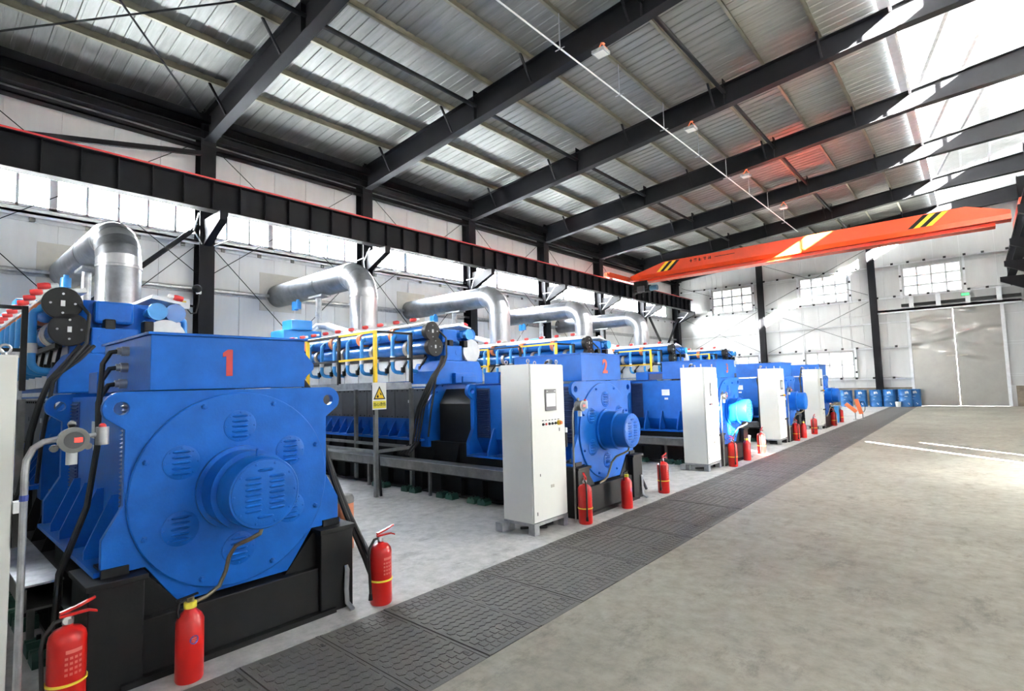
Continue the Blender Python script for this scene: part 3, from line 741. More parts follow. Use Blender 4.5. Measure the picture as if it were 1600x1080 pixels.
def make_skid():
    k = empty('base_skid', (0, 0, 0))
    for s_ in (-1, 1):
        y0, y1 = sorted((s_*.585, s_*.865))
        B().box(-.34, .10, y0, y1, 0, .615).build('pedestal', BLACK, k, 0, bev=.008)
        B().box(-.36, .12, y0-.015, y1+.015, .615, .65).build('top_pad', BLACK, k, 0, bev=.004)
        o = B().box(-.18, .02, s_*.72-.07, s_*.72+.07, .65, .70).box(-.14, -.02, s_*.72-.04, s_*.72+.04, .70, .72).build('hold_down_clamp', BLACK, k, 0)
        for yy in (-.05, .05): B().cyl((-.08, s_*.72+yy, .70), (-.08, s_*.72+yy, .745), .012, n=6).build('stud', GALV_DK, o)
        B().ext([(.585, .36), (.34, .36), (.585, .65)], (-.05, 0, 0), (0, s_, 0), (0, 0, 1), (1, 0, 0), .06).build('corner_gusset', BLACK, k, 0)
        # long rails
        b = B(); y0, y1 = sorted((s_*.60, s_*.86)); ym = s_*.73
        b.box(-9.4, -.34, y0, y1, .02, .045); b.box(-9.4, -.34, ym-.008, ym+.008, .045, .33); b.box(-9.4, -.34, y0, y1, .33, .355)
        b.build('side_rail', BLACK, k, 0)
        for i in range(19):
            B().box(-.7-.47*i-.006, -.7-.47*i+.006, y0+.01, y1-.01, .045, .33).build('rail_rib', BLACK, k, 0)
        y0, y1 = sorted((s_*.50, s_*.70))
        B().box(-2.0, -.34, y0, y1, .355, .655).build('generator_support', BLACK, k, 0)
        B().box(-9.2, -2.05, *sorted((s_*.42, s_*.60)), .355, .82).build('engine_support', BLACK, k, 0)
        for i in range(12):
            B().ext([(.60, .82), (.60, .36), (.74, .36)], (-2.4-.56*i, 0, 0), (0, s_, 0), (0, 0, 1), (1, 0, 0), .015).build('support_web', BLACK, k, 0)
        if s_ < 0:
            for x in (-.95, -1.75, -2.45, -3.35, -4.2):
                for dx in (0, .22):
                    B().ext([(-.08, 0), (.08, 0), (.08, .05), (.045, .09), (.02, .09), (.0, .06), (-.02, .09), (-.045, .09), (-.08, .05)], (x+dx, s_*.86, .0), (1, 0, 0), (0, 0, 1), (0, s_, 0), .14).build('levelling_pad', GREEN, k, 0)
                    B().cyl((x+dx, s_*.93, .03), (x+dx, s_*.93, .115), .014, n=6).build('pad_bolt', BLACK, k)
    B().box(-.12, .07, -.585, .585, .03, .36).build('front_beam', BLACK, k, 0, bev=.008)
    B().box(-.12, .13, -.70, .70, 0, .035).build('sole_plate', BLACK, k, 0)
    B().box(-2.9, -2.1, -.42, .42, .355, .64).build('cross_frame', BLACK, k, 0)
    # earth strap at the corner
    B().tube([(.105, .80, .33), (.12, .80, .30), (.125, .79, .15), (.135, .79, .05), (.20, .80, .008)], [.016, .02, .02, .02, .02], 6).build('earth_strap', GALV, k)
    return k

NE = 10
def make_engine():
    e = empty('gas_engine', (0, 0, 0)); XA, XB = -3.2, -8.6
    # coupling space
    B().yz([(-.50, .66), (.50, .66), (.50, 1.45), (.34, 1.70), (-.34, 1.70), (-.50, 1.45)], -2.98, -2.08).build('coupling_guard', BLACK, e, 0, bev=.01)
    fh = B().yz([(-.66, .72), (.66, .72), (.66, 1.35)] + arc((0, 1.25), .67, 10, 170, 14) + [(-.66, 1.35)], -3.2, -3.0).build('flywheel_housing', BLUE, e, 0, bev=.008)
    for i in range(11):
        t = math.radians(10+16*i); inst(bolt_me, 'bolt', fh, (-3.0, .6*math.cos(t), 1.25+.6*math.sin(t)))
    # sump with fins
    s = B().yz([(-.55, 1.2), (-.55, .98), (-.42, .84), (.42, .84), (.55, .98), (.55, 1.2)], XB, XA).build('sump', BLUE, e, 0)
    for s_ in (-1, 1):
        me = B().ext([(.55, 1.14), (.57, 1.14), (.72, .90), (.72, .86), (.42, .86)], (0, 0, 0), (0, s_, 0), (0, 0, 1), (1, 0, 0), .018).mesh('fin', BLUE, 0)
        for i in range(19): inst(me, 'fin', s, (XA-.12-.28*i, 0, 0))
        B().box(XB, XA, *sorted((s_*.42, s_*.74)), .82, .86).build('foot_rail', BLUE, e, 0)
        # crankcase inspection covers
        for i in range(6):
            x1 = XA-.02-i*.895; x0 = x1-.885
            c = B().box(x0, x1, *sorted((s_*.55, s_*.60)), 1.19, 1.715).build('crankcase_cover', GREYC, e, 0, bev=.004)
            b = B()
            for q in range(6):
                for z in (1.215, 1.69):
                    x = x0+.08+q*.145; b.cyl((x, s_*.60, z), (x, s_*.612, z), .011, n=6)
            stuff(b.build('cover_bolts', BLACK, c, 0))
            B().box((x0+x1)/2-.05, (x0+x1)/2+.05, *sorted((s_*.60, s_*.606)), 1.47, 1.52).build('cover_tab', LGREY if i == 0 else GREYC, c, 0)
        # ledge
        B().box(XB, XA, *sorted((s_*.52, s_*.615)), 1.715, 1.80).build('ledge', LGREY, e, 0)
        B().box(XB, XA, *sorted((s_*.615, s_*.622)), 1.735, 1.755).build('ledge_stripe', BLUE, e, 0)
        # pale valve-side panels
        for i in range(NE):
            x1 = XA-.18-i*.52; B().ext([(.44, 1.86), (.50, 1.86), (.50, 2.25), (.44, 2.30)], (x1-.51, 0, 0), (0, s_, 0), (0, 0, 1), (1, 0, 0), .50).build('head_panel', LGREY, e, 0)
        # manifold pipes
        lo = B(); hi = B()
        prof_l = []; prof_h = []
        for i in range(5):
            x = .0+i*1.06; prof_l += [(.135, x), (.135, x+.35), (.118, x+.5), (.118, x+.62), (.135, x+.75)]; prof_h += [(.112, x), (.112, x+.9), (.118, x+.93), (.118, x+1.0)]
        lo.lathe(prof_l, (XA-.02, s_*.48, 2.45), (-1, 0, 0), 20); lp = lo.build('intake_manifold', BLUE_P, e)
        hi.lathe(prof_h, (XA-.02, s_*.54, 2.72), (-1, 0, 0), 20); hp = hi.build('upper_manifold', BLUE_P, e)
        for z, yy, r, nm, mt in () if s_ > 0 else ((2.45, .48, .175, 'lower_end_disc', BLACK), (2.72, .54, .17, 'upper_end_disc', BLACK)):
            dd = B().lathe([(r*.82, 0), (r*.82, .1), (r, .1), (r, .135), (r*.97, .142), (.01, .142)], (XA-.02, s_*yy, z), (1, 0, 0), 32).build(nm, mt, e)
            B().box(XA+.122, XA+.126, s_*yy-.018, s_*yy+.018, z-.03, z+.03).build('disc_label', LGREY, dd, 0)
            for t in range(4):
                a = math.radians(45+90*t+45); B().cyl((XA+.12, s_*yy+.1*math.cos(a), z+.1*math.sin(a)), (XA+.13, s_*yy+.1*math.cos(a), z+.1*math.sin(a)), .012, n=6).build('disc_bolt', GALV, dd)
        for i in range(4):
            x = XA-1.04-1.06*i
            B().lathe([(.125, -.06), (.142, -.055), (.142, -.02), (.128, 0), (.142, .02), (.142, .055), (.125, .06)], (x+.1, s_*.54, 2.72), (1, 0, 0), 20).build('bellows_coupling', ORANGE2 if i % 2 else COPPER, hp)
            B().lathe([(.13, -.05), (.15, -.045), (.15, .045), (.13, .05)], (x+.45, s_*.48, 2.45), (1, 0, 0), 20).build('clamp_coupling', BEIGE, lp)
        # dark bracket ledge
        B().box(XB+.1, XA-.1, *sorted((s_*.50, s_*.56)), 2.27, 2.32).build('pipe_bracket', BLACK, e, 0)
        # gas elbows
        ep = []
        for (yy, zz) in ((.55, 2.78), (.66, 2.71)): ep.append((0, s_*yy, zz))
        for a in range(0, 91, 30): ep.append((0, s_*(.675+.045*math.sin(math.radians(a))), 2.63+.05*math.cos(math.radians(a))))
        ep += [(0, s_*.72, 2.3), (0, s_*.72, 2.13)]
        for a in range(15, 91, 25): ep.append((0, s_*(.72-.10*(1-math.cos(math.radians(a)))), 2.13-.10*math.sin(math.radians(a))))
        ep += [(0, s_*.50, 2.02)]
        em = B().tube(ep, .036, 12).mesh('gas_elbow', BLUE_L, 50)
        sl = B().cyl((0, s_*.72, 2.22), (0, s_*.72, 2.325), .046, n=14).mesh('sleeve', LGREY)
        br = B().beam((0.06, s_*.52, 2.12), (.22, s_*.52, 2.28), .03, .03).box(.03, .08, *sorted((s_*.5, s_*.56)), 2.02, 2.12).mesh('elbow_bracket', BLACK, 0)
        cap = B().lathe([(.022, -.10), (.034, -.095), (.038, -.03), (.034, .0), (.022, .015)], (0, 0, 0), (.2, s_*-1, .15), 12).mesh('red_plug', REDP)
        capw = B().lathe([(.02, .012), (.026, .02), (.026, .07), (.018, .08)], (0, 0, 0), (.2, s_*-1, .15), 10).mesh('plug_collar', LGREY)
        for i in range(NE):
            x = XA-.30-i*.50
            o = inst(em, 'gas_elbow', e, (x, 0, 0)); inst(sl, 'sleeve', o); inst(br, 'elbow_bracket', o)
            o = inst(cap, 'red_plug', e, (x+.02, s_*.60, 2.955)); inst(capw, 'plug_collar', o)
        B().ext([(.30, 2.89), (.50, 2.86), (.62, 2.845), (.62, 2.87), (.32, 2.94)], (XB+.2, 0, 0), (0, s_, 0), (0, 0, 1), (1, 0, 0), XA-XB-.3).build('top_rail', LGREY, e, 0)
    # block and top
    B().yz([(-.44, 1.80), (.44, 1.80), (.44, 2.30), (.30, 2.80), (-.30, 2.80), (-.44, 2.30)], XB, XA-.1).build('engine_block', BLUE, e, 0)
    # end housing
    B().yz([(-.58, 1.78), (.58, 1.78), (.58, 2.02), (.48, 2.20), (-.48, 2.20), (-.58, 2.02)], -3.18, -2.55).build('end_housing', BLUE, e, 0, bev=.02)
    B().box(-2.56, -2.46, -.2, .25, 1.80, 1.98).box(-2.5, -2.44, -.05, .3, 1.80, 1.92).build('housing_cover', BLUE, e, 0, bev=.01)
    o = B().box(-3.1, -2.62, -.30, .12, 2.20, 2.48).build('junction_block', BLUE, e, 0, bev=.012)
    for yy in (-.2, 0): B().lathe([(.05, 0), (.05, .004), (.01, .004)], (-2.62, yy, 2.36), (1, 0, 0), 20).build('round_cover', BLUE, o)
    B().box(-3.12, -2.70, -.40, -.24, 2.34, 2.46).build('side_block', BLUE, e, 0, bev=.01)
    B().box(-3.25, -2.72, -.26, .10, 2.54, 2.79).build('turbo_housing', BLUE, e, 0, bev=.03)
    B().cyl((-2.95, -.27, 2.50), (-2.95, -.27, 2.80), .12, n=24).build('turbo_cylinder', BLUE, e)
    for yy in (-.14, .22): B().box(-2.75, -2.62, yy-.05, yy+.05, 2.46, 2.58).build('sensor_boot', BLACK, e, 0, bev=.012)
    B().tube([(-3.2, .12, 2.62), (-2.95, .16, 2.60), (-2.9, .24, 2.60), (-2.9, .3, 2.56), (-3.0, .34, 2.40)], .03, 10).build('fuel_pipe', BLUE_L, e)
    B().lathe([(.06, 0), (.06, .10), (.10, .10), (.10, .125), (.01, .125)], (-3.15, .30, 2.70), (1, 0, 0), 24).build('pipe_flange', BLUE_L, e)
    B().tube([(-3.2, .28, 2.70), (-3.3, .28, 2.70)], .06, 12).build('flange_pipe', BLUE_L, e)
    B().cyl((-3.05, .36, 2.60), (-3.05, .36, 2.46), .035, n=12).build('brass_valve', BEIGE, e)
    B().lathe([(.17, 0), (.17, .10), (.215, .10), (.215, .125), (.01, .13)], (-3.2, .40, 2.40), (1, 0, 0), 36).build('round_end_cover', LGREY, e)
    for ch in e.children:
        if ch.name.split('.')[0] in ('end_housing', 'housing_cover', 'junction_block', 'side_block', 'turbo_housing', 'turbo_cylinder', 'sensor_boot', 'fuel_pipe', 'brass_valve'): ch.location.x = -.42
        if ch.name.split('.')[0] == 'flywheel_housing': ch.location.x = -.1
    # hoses
    for i in range(4):
        B().tube([(-3.02, -.28-.04*i, 2.28), (-2.94, -.42-.03*i, 2.12), (-2.92-.03*i, -.64, 1.92), (-2.98-.05*i, -.70, 1.68), (-3.10-.06*i, -.74, 1.4), (-3.16-.07*i, -.76, 1.1), (-3.2-.07*i, -.80, .8), (-3.32-.08*i, -.92, .60)], .018, 8).build('hose', RUBBER, e)
    B().tube([(-3.06, -.40, 2.72), (-2.96, -.34, 2.6), (-2.93, -.36, 2.3), (-2.92, -.62, 1.9), (-3.0, -.68, 1.3), (-3.05, -.70, .9)], .018, 8).build('hose', RUBBER, e)
    # charge cooler at the far end
    B().box(-9.4, -8.7, -.5, .5, 1.8, 3.25).build('charge_cooler', BLUE_L, e, 0, bev=.02)
    B().box(-9.1, -8.6, -.35, .2, 3.25, 3.5).build('cooler_box', BLUE_L, e, 0, bev=.02)
    B().tube([(-8.9, .3, 3.2), (-8.9, .5, 3.4), (-8.7, .7, 3.4), (-7.6, .8, 3.1)], .09, 12).build('cooler_pipe', LGREY, e)
    B().tube([(-7.3, .85, 3.0), (-7.0, .6, 2.95), (-6.6, .3, 2.85)], .2, 16).build('exhaust_outlet', BEIGE, e)
    return e

def make_platform(yellow=True):
    p = empty('service_platform', (0, 0, 0))
    X0, X1, Y0, Y1, ZD = -6.55, -3.37, -1.53, -.80, 1.82
    B().box(X0, X1, Y0, Y1, ZD-.02, ZD).box(X0, X1, Y0-.02, Y0, ZD-.09, ZD+.02).box(X1, X1+.02, Y0, Y1, ZD-.09, ZD+.02).build('deck', GALV, p, 0)
    legs = [(X1, Y0), (X1, Y1), (-5.08, Y1), (X0, Y0), (X0, Y1)]
    for x, y in legs: B().box(x-.03, x+.03, y-.03, y+.03, 0, ZD-.09).build('leg', GALV_DK, p, 0)
    b = B()
    for z in (.72,):
        b.beam((X0, Y0, z), (X1, Y0, z), .05, .05); b.beam((X0, Y1, z), (X1, Y1, z), .05, .05); b.beam((X1, Y0, z), (X1, Y1, z), .05, .05)
    b.build('leg_tie', GALV_DK, p, 0)
    B().beam((X1-.0, Y0-.05, 1.8), (X1+.0, Y0+.09, .0), .035, .035).build('black_prop', BLACK, p, 0)
    ZT = 2.68
    segs = [((X1, Y0), (X1-1.1, Y0), YEL, 'yellow_rail'), ((X1-1.1, Y0), (X1-2.2, Y0), BLACK, 'black_rail'), ((X1-2.2, Y0), (X0, Y0), YEL, 'yellow_rail'), ((X1, Y0), (X1, Y1), BLACK, 'black_rail')]
    for (a, c, m, nm) in segs:
        b = B()
        for z in (ZT, ZD+.42): b.beam((a[0], a[1], z), (c[0], c[1], z), .04, .035)
        b.build(nm, m, p, 0)
    for (x, y, m) in ((X1, Y0, YEL), (X1-1.1, Y0, BLACK), (X1-2.2, Y0, YEL), (X0, Y0, YEL), (X1, Y1, BLACK)):
        B().box(x-.025, x+.025, y-.025, y+.025, ZD, ZT+.02).build('rail_post', m, p, 0)
    return p

def make_tray():
    t = empty('cable_tray', (0, 0, 0))
    B().box(-8.2, -.55, -1.06, -.88, .40, .415).box(-8.2, -.55, -1.065, -1.05, .40, .54).box(-8.2, -.55, -.89, -.875, .40, .54).build('trough', GALV_DK, t, 0)
    for i in range(6): B().box(-8.2+1.27*i, -8.2+1.27*i+1.25, -1.08, -.86, .54, .552).build('tray_lid', GALV, t, 0)
    for i in range(5):
        x = -1.0-1.7*i; B().box(x-.02, x+.02, -.99, -.95, 0, .40).build('tray_leg', GALV_DK, t, 0)
    return t

def make_exhaust(dull):
    M1 = ALU_DK if dull else ALU
    e = empty('exhaust_pipe', (0, 0, 0)); R = .335; zc = 4.62; ER = .62
    B().lathe([(R, 2.75), (R, 4.0), (R+.008, 4.0), (R+.008, 4.03)], (0, 0, 0), (0, 0, 1), 40).build('riser', M1, e)
    B().lathe([(R, 3.98), (R+.012, 3.98), (R+.012, 4.02), (R, 4.02)], n=40).build('seam_band', GALV, e)
    B().beam((R*.7, -R*.72, 2.75), (R*.7, -R*.72, 4.0), .012, .012).build('riser_seam', GALV, e, 0)
    # lobster-back elbow, each gore a piece
    N = 7; prev = None
    for i in range(N):
        a0, a1 = math.radians(90*i/N), math.radians(90*(i+1)/N)
        ring = []
        for a in (a0, a1):
            c = Vector((-ER+ER*math.cos(a), 0, 4.0+ER*math.sin(a))); rad = Vector((math.cos(a), 0, math.sin(a)))
            ring.append([c+rad*(R*(1.0 if i % 2 else 1.012))*math.cos(t*2*math.pi/36)+Vector((0, R*(1.0 if i % 2 else 1.012), 0))*math.sin(t*2*math.pi/36) for t in range(36)])
        b = B().add(ring[0]+ring[1], [(k, (k+1) % 36, 36+(k+1) % 36, 36+k) for k in range(36)])
        b.build('elbow_gore', M1 if i % 3 else ALU, e)
    x1 = XL+11.35
    B().lathe([(R, 0), (R, 1.3), (R+.01, 1.3), (R+.01, 1.34), (R, 1.34), (R, ER*0+(-ER-x1))], (-ER, 0, zc), (-1, 0, 0), 40).build('wall_run', ALU_DK, e)
    B().lathe([(R+.06, 0), (R+.06, .02), (R, .02)], (x1+.0, 0, zc), (1, 0, 0), 40).build('wall_collar', PATCH, e)
    B().cyl((-2.0, -.1, 0), (-2.0, -.1, zc-R-.02), .085, n=16).build('support_post', GALV, e)
    B().box(-2.3, -1.6, -.24, .04, zc-R-.05, zc-R).box(-2.06, -1.94, -.12, -.08, zc-R, zc-R+.12).build('pipe_saddle', GALV, e, 0)
    v = B().cyl((-2.75, -.3, zc-.62), (-2.75, -.3, zc-.42), .09, n=16).cyl((-2.75, -.3, zc-.42), (-2.75, -.3, zc-.36), .05, n=12).box(-2.98, -2.84, -.36, -.24, zc-.64, zc-.40).build('flow_sensor', BLUE_L, e)
    B().tube([(-2.92, -.3, zc-.64), (-2.93, -.3, zc-.9), (-2.95, -.28, zc-1.3)], .012, 6).build('sensor_chain', WHITE, v)
    return e

base_gen_y = 0
gens = ['1', '2', '3', '4', '5']
proto = {}
base_gen = make_generator(None)
base_skid = make_skid(); base_eng = make_engine(); base_plat = make_platform(); base_tray = make_tray(); base_exh = make_exhaust(False); exh1 = make_exhaust(True)
NUMW = ['marked 1, first of the row', 'marked 2, behind the second cabinet', 'partly lit by sun, behind the third cabinet', 'behind the fourth cabinet', 'at the far end of the row']
ENGW = ['first in the row behind the detector post', 'second in the row with the warning sign', 'third in the row', 'fourth in the row', 'at the far end of the row']
gen_objs = []
for i, gy in enumerate(GEN_Y):
    o = base_gen if i == 0 else copy_tree(base_gen)
    o.location = (GX, gy, 0)
    tag(o, 'blue generator with louvred round end cover, %s' % NUMW[i], 'generator', 'blue generators')
    gen_objs.append(o)
    o = base_skid if i == 0 else copy_tree(base_skid); o.location = (GX, gy, 0)
    tag(o, 'black steel base skid under the %s generator set of the row' % ORD[i], 'base frame', 'generator skids')
    o = base_eng if i == 0 else copy_tree(base_eng); o.location = (GX, gy, 0)
    tag(o, 'blue gas engine with pipes and red plugs, %s' % ENGW[i], 'engine', 'gas engines')
    o = base_plat if i == 0 else copy_tree(base_plat); o.location = (GX, gy, 0)
    tag(o, 'service platform with yellow and black rails beside the %s engine' % ORD[i], 'platform', 'service platforms')
    o = base_tray if i == 0 else copy_tree(base_tray); o.location = (GX, gy, 0)
    tag(o, 'galvanised cable tray along the skid of the %s engine' % ORD[i], 'cable tray', 'cable trays')
    o = exh1 if i == 0 else (base_exh if i == 1 else copy_tree(base_exh)); o.location = (-11.35, gy+.85, 0)
    tag(o, 'large metal clad exhaust pipe turning into the wall above the %s engine' % ORD[i], 'exhaust pipe', 'exhaust pipes')
    yy = gy+.85
    struct(B().box(XL, XL+.012, yy-.55, yy+.75, 4.15, 5.3).build('trim_%d' % (100+i), PATCH, smooth=0), 'beige patch on the wall around an exhaust pipe')

one = B().yz([(-.022, 0), (.022, 0), (.022, .19), (-.012, .19), (-.045, .165), (-.045, .135), (-.022, .142)], 0, .002).mesh('painted_number', NUMRED, 0)
inst(one, 'painted_number', gen_objs[0], (.001, -.07, 1.865))
for i in (1, 2): inst(text_mesh(gens[i], .27, ORANGE, .0015, .010), 'painted_number', gen_objs[i], (.003, .06, 1.965), FACE_X)

# ================================================================== CONTROL CABINETS
def make_cabinet():
    c = empty('control_cabinet', (0, 0, 0)); W, D = .665, .47
    b = B(); b.box(-D, 0, 0, W, 0.10, .135)
    for x in (-D, -.09):
        for y in (0, W-.09): b.box(x, x+.09, y, y+.09, 0, .10)
    b.box(-D-.05, -D+.06, -.10, .05, .01, .11)
    b.build('base_frame', GALV, c, 0)
    B().box(-D, -.02, 0, W, .135, 1.985).build('body', CAB, c, 0, bev=.004)
    d = B().box(-.016, .0, .006, W-.006, .145, 1.975).build('door', CAB, c, 0, bev=.003)
    for x in (-D+.05, -.07):
        for y in (.05, W-.05):
            b = B(); pts = [(x, y+.024*math.cos(t*math.pi/6), 2.02+.024*math.sin(t*math.pi/6)) for t in range(13)]
            b.tube(pts, .007, 6).cyl((x, y, 1.985), (x, y, 2.0), .012, n=8).build('lifting_eye', GALV, c)
    s = B().box(0, .012, .265, .485, 1.42, 1.68).build('touch_panel', DGREY, d, 0, bev=.004)
    B().box(.012, .0135, .285, .465, 1.47, 1.63).build('screen', SCREEN, d, 0)
    B().box(.0125, .0138, .29, .315, 1.652, 1.660).box(.0125, .0138, .44, .465, 1.652, 1.660).build('panel_print', LGREY, d, 0)
    for i in range(6):
        y = .215+i*.062
        B().box(0, .003, y-.016, y+.016, 1.302, 1.312).build('button_label', DGREY, d, 0)
        if i == 5: B().lathe([(.03, 0), (.03, .012), (.03, .03), (.014, .032)], (0, y, 1.265), (1, 0, 0), 18).build('emergency_stop', YEL, d)
        elif i == 1: B().lathe([(.014, 0), (.014, .01), (.01, .014)], (0, y, 1.262), (1, 0, 0), 14).build('indicator_lamp', REDP, d)
        else: B().lathe([(.017, 0), (.017, .008), (.006, .01), (.006, .028)], (0, y, 1.262), (1, 0, 0), 14).build('selector_switch', BLACK, d)
    B().lathe([(.02, 0), (.02, .025), (.016, .028)], (.03, .215+5*.062, 1.265), (1, 0, 0), 16).build('stop_button', ORANGE2, d)
    B().box(0, .003, .53, .55, 1.16, 1.20).build('key_tag', GALV_DK, d, 0)
    B().box(0, .003, .335, .40, .50, .535).build('rating_plate', BEIGE, d, 0)
    B().box(0, .004, .13, .14, .66, .69).build('door_lock', DGREY, d, 0); B().box(0, .004, .06, .07, .22, .26).build('door_lock', DGREY, d, 0)
    B().box(-.05, .012, W, W+.025, .95, 1.13).build('side_handle', BLACK, c, 0); B().box(-.05, .014, W, W+.028, 1.13, 1.19).build('handle_cap', WHITE, c, 0)
    for p in (([(-.1, .08, .02), (-.2, .2, .03), (-.1, .35, .02), (-.25, .55, .03)]), ([(-.3, .1, .03), (-.15, .3, .02), (-.12, .5, .03), (-.2, .6, .02)])):
        B().tube(p, .015, 6).build('floor_cable', RUBBER, c)
    return c
cab = make_cabinet()
CABY = [-.245, 4.85, 10.12, 15.06, 19.86]
CABW = ['at the edge of the picture before the first generator', 'in front of the generator numbered 2', 'with a sunlit door in front of the third generator', 'in front of the fourth generator', 'farthest along the row before the fifth generator']
for i, y in enumerate(CABY):
    o = cab if i == 0 else copy_tree(cab)
    o.location = (-3.95, y, 0)
    tag(o, 'pale grey control cabinet %s' % CABW[i], 'cabinet', 'control cabinets')

# ================================================================== FIRE EXTINGUISHERS
def make_ext_hose(R=.088, Hh=.47):
    e = empty('fire_extinguisher', (0, 0, 0))
    B().lathe([(R*.55, 0), (R*.92, 0), (R, .012), (R, Hh-.06), (R*.93, Hh-.03), (R*.7, Hh-.005), (R*.35, Hh+.006), (.024, Hh+.012), (.024, Hh+.03)], n=32).build('cylinder_body', RED, e)
    B().lathe([(.02, Hh+.02), (.026, Hh+.022), (.026, Hh+.05), (.018, Hh+.055), (.018, Hh+.075)], n=14).build('valve', GALV, e)
    B().ext([(-.03, Hh+.065), (.10, Hh+.062), (.14, Hh+.045), (.14, Hh+.056), (.10, Hh+.075), (-.03, Hh+.078)], (0, -.011, 0), (0, 1, 0), (0, 0, 1), (1, 0, 0), .022).build('carry_handle', RED, e, 0)
    B().ext([(-.03, Hh+.082), (.06, Hh+.10), (.13, Hh+.125), (.13, Hh+.135), (.05, Hh+.112), (-.03, Hh+.096)], (0, -.011, 0), (0, 1, 0), (0, 0, 1), (1, 0, 0), .022).build('squeeze_lever', RED, e, 0)
    B().lathe([(.02, 0), (.02, .012), (.002, .013)], (.012, -.01, Hh+.045), (1, 0, 0), 14).build('gauge', LGREY, e)
    B().tube([(0, -.02, Hh+.05), (0, -.06, Hh+.045), (0, -R-.015, Hh-.01), (0, -R-.025, Hh-.08), (0, -R-.018, Hh-.25), (0, -R-.012, .12), (0, -R-.012, .09)], .011, 8).build('hose', RUBBER, e)
    B().cyl((0, -R-.012, .10), (0, -R-.012, .05), .013, .018, n=10).build('nozzle', BLACK, e)
    B().lathe([(R, .185), (R+.006, .186), (R+.006, .198), (R, .199)], n=32).build('strap', YELB, e)
    # printed label
    b = B(); rg2 = random.Random(5)
    def patch(b, a0, a1, z0, z1, rr=R+.0008):
        n = 6; vv = [(rr*math.cos(math.radians(a0+(a1-a0)*i/n)), rr*math.sin(math.radians(a0+(a1-a0)*i/n)), z) for z in (z0, z1) for i in range(n+1)]
        b.add(vv, [(i, i+1, n+2+i, n+1+i) for i in range(n)])
    for row in range(4):
        z = .24+row*.028
        for q in range(4): patch(b, -20+q*14, -20+q*14+9, z, z+.014)
    patch(b, -18, 32, .355, .375)
    b.build('printed_label', PRINT, e)
    return e
def make_ext_small(R=.078, Hh=.40):
    e = empty('fire_extinguisher', (0, 0, 0))
    B().lathe([(R*.6, 0), (R*.93, 0), (R, .012), (R, Hh-.05), (R*.85, Hh-.02), (R*.5, Hh+.01), (.03, Hh+.022), (.03, Hh+.03)], n=32).build('cylinder_body', RED, e)
    B().lathe([(.03, Hh+.025), (.036, Hh+.027), (.036, Hh+.06), (.03, Hh+.062)], n=20).build('neck_band', YELB, e)
    B().lathe([(.02, Hh+.06), (.022, Hh+.065), (.022, Hh+.09), (.01, Hh+.095)], n=14).build('valve', BRONZE, e)
    B().ext([(-.07, Hh+.085), (.05, Hh+.10), (.05, Hh+.108), (-.07, Hh+.095)], (0, -.01, 0), (0, 1, 0), (0, 0, 1), (1, 0, 0), .02).build('squeeze_lever', BLACK, e, 0)
    B().tube([(0, -.02, Hh+.08), (0, -.06, Hh+.07), (0, -.07, Hh+.02), (0, -.06, Hh-.02)], .008, 6).build('hose', RUBBER, e)
    me = B()
    n = 16; cz = .255
    me.add([((R+.001)*math.cos(.055/R*math.cos(t*2*math.pi/n)*.45), (R+.001)*math.sin(.055/R*math.cos(t*2*math.pi/n)*.45), cz+.026*math.sin(t*2*math.pi/n)) for t in range(n)], [tuple(range(n))])
    st = me.build('round_sticker', STICK, e, 0)
    b = B()
    for z, a0, a1 in ((.262, -.2, .15), (.25, -.15, .2), (.24, -.1, .1)):
        b.add([((R+.0016)*math.cos(a), (R+.0016)*math.sin(a), zz) for zz in (z, z+.005) for a in (a0, (a0+a1)/2, a1)], [(0, 1, 4, 3), (1, 2, 5, 4)])
    b.build('sticker_print', PRINT, st, 0)
    return e
eh, es = make_ext_hose(), make_ext_small()
EXT = [(-3.90, .66, 'h', 20, 'red hose fire extinguisher with yellow band at the corner of the first skid'),
       (-3.77, 1.23, 's', 0, 'red fire extinguisher with yellow neck before the generator numbered 1'),
       (-3.80, 2.65, 'h', 0, 'red hose fire extinguisher standing just past the first black skid'),
       (-3.80, 5.68, 'h', 180, 'red hose fire extinguisher beside the second cabinet'),
       (-3.78, 6.69, 's', 0, 'red yellow-necked fire extinguisher before the generator numbered 2'),
       (-3.81, 7.90, 'h', 0, 'red hose fire extinguisher standing just past the second black skid'),
       (-3.79, 10.99, 'h', 180, 'red hose fire extinguisher beside the third cabinet'),
       (-3.82, 11.95, 's', 0, 'small red fire extinguisher before the third generator'),
       (-3.86, 13.1, 'h', 0, 'sunlit fire extinguisher standing just past the third black skid'),
       (-3.86, 16.25, 'h', 180, 'red hose fire extinguisher beside the fourth cabinet'),
       (-3.86, 17.08, 's', 0, 'small red fire extinguisher before the fourth generator'),
       (-3.84, 18.3, 'h', 0, 'red hose fire extinguisher just before the fifth cabinet'),
       (-3.90, 21.6, 'h', 180, 'red fire extinguisher in front of the last black skid'),
       (-3.97, 23.3, 'h', 0, 'farthest red fire extinguisher standing past the last skid')]
fh_, fs_ = True, True
for x, y, k, rz, lb in EXT:
    if k == 'h': o = eh if fh_ else copy_tree(eh); fh_ = False
    else: o = es if fs_ else copy_tree(es); fs_ = False
    o.location = (x, y, 0); o.rotation_euler = (0, 0, math.radians(rz*.25))
    tag(o, lb, 'fire extinguisher', 'fire extinguishers along the trench')

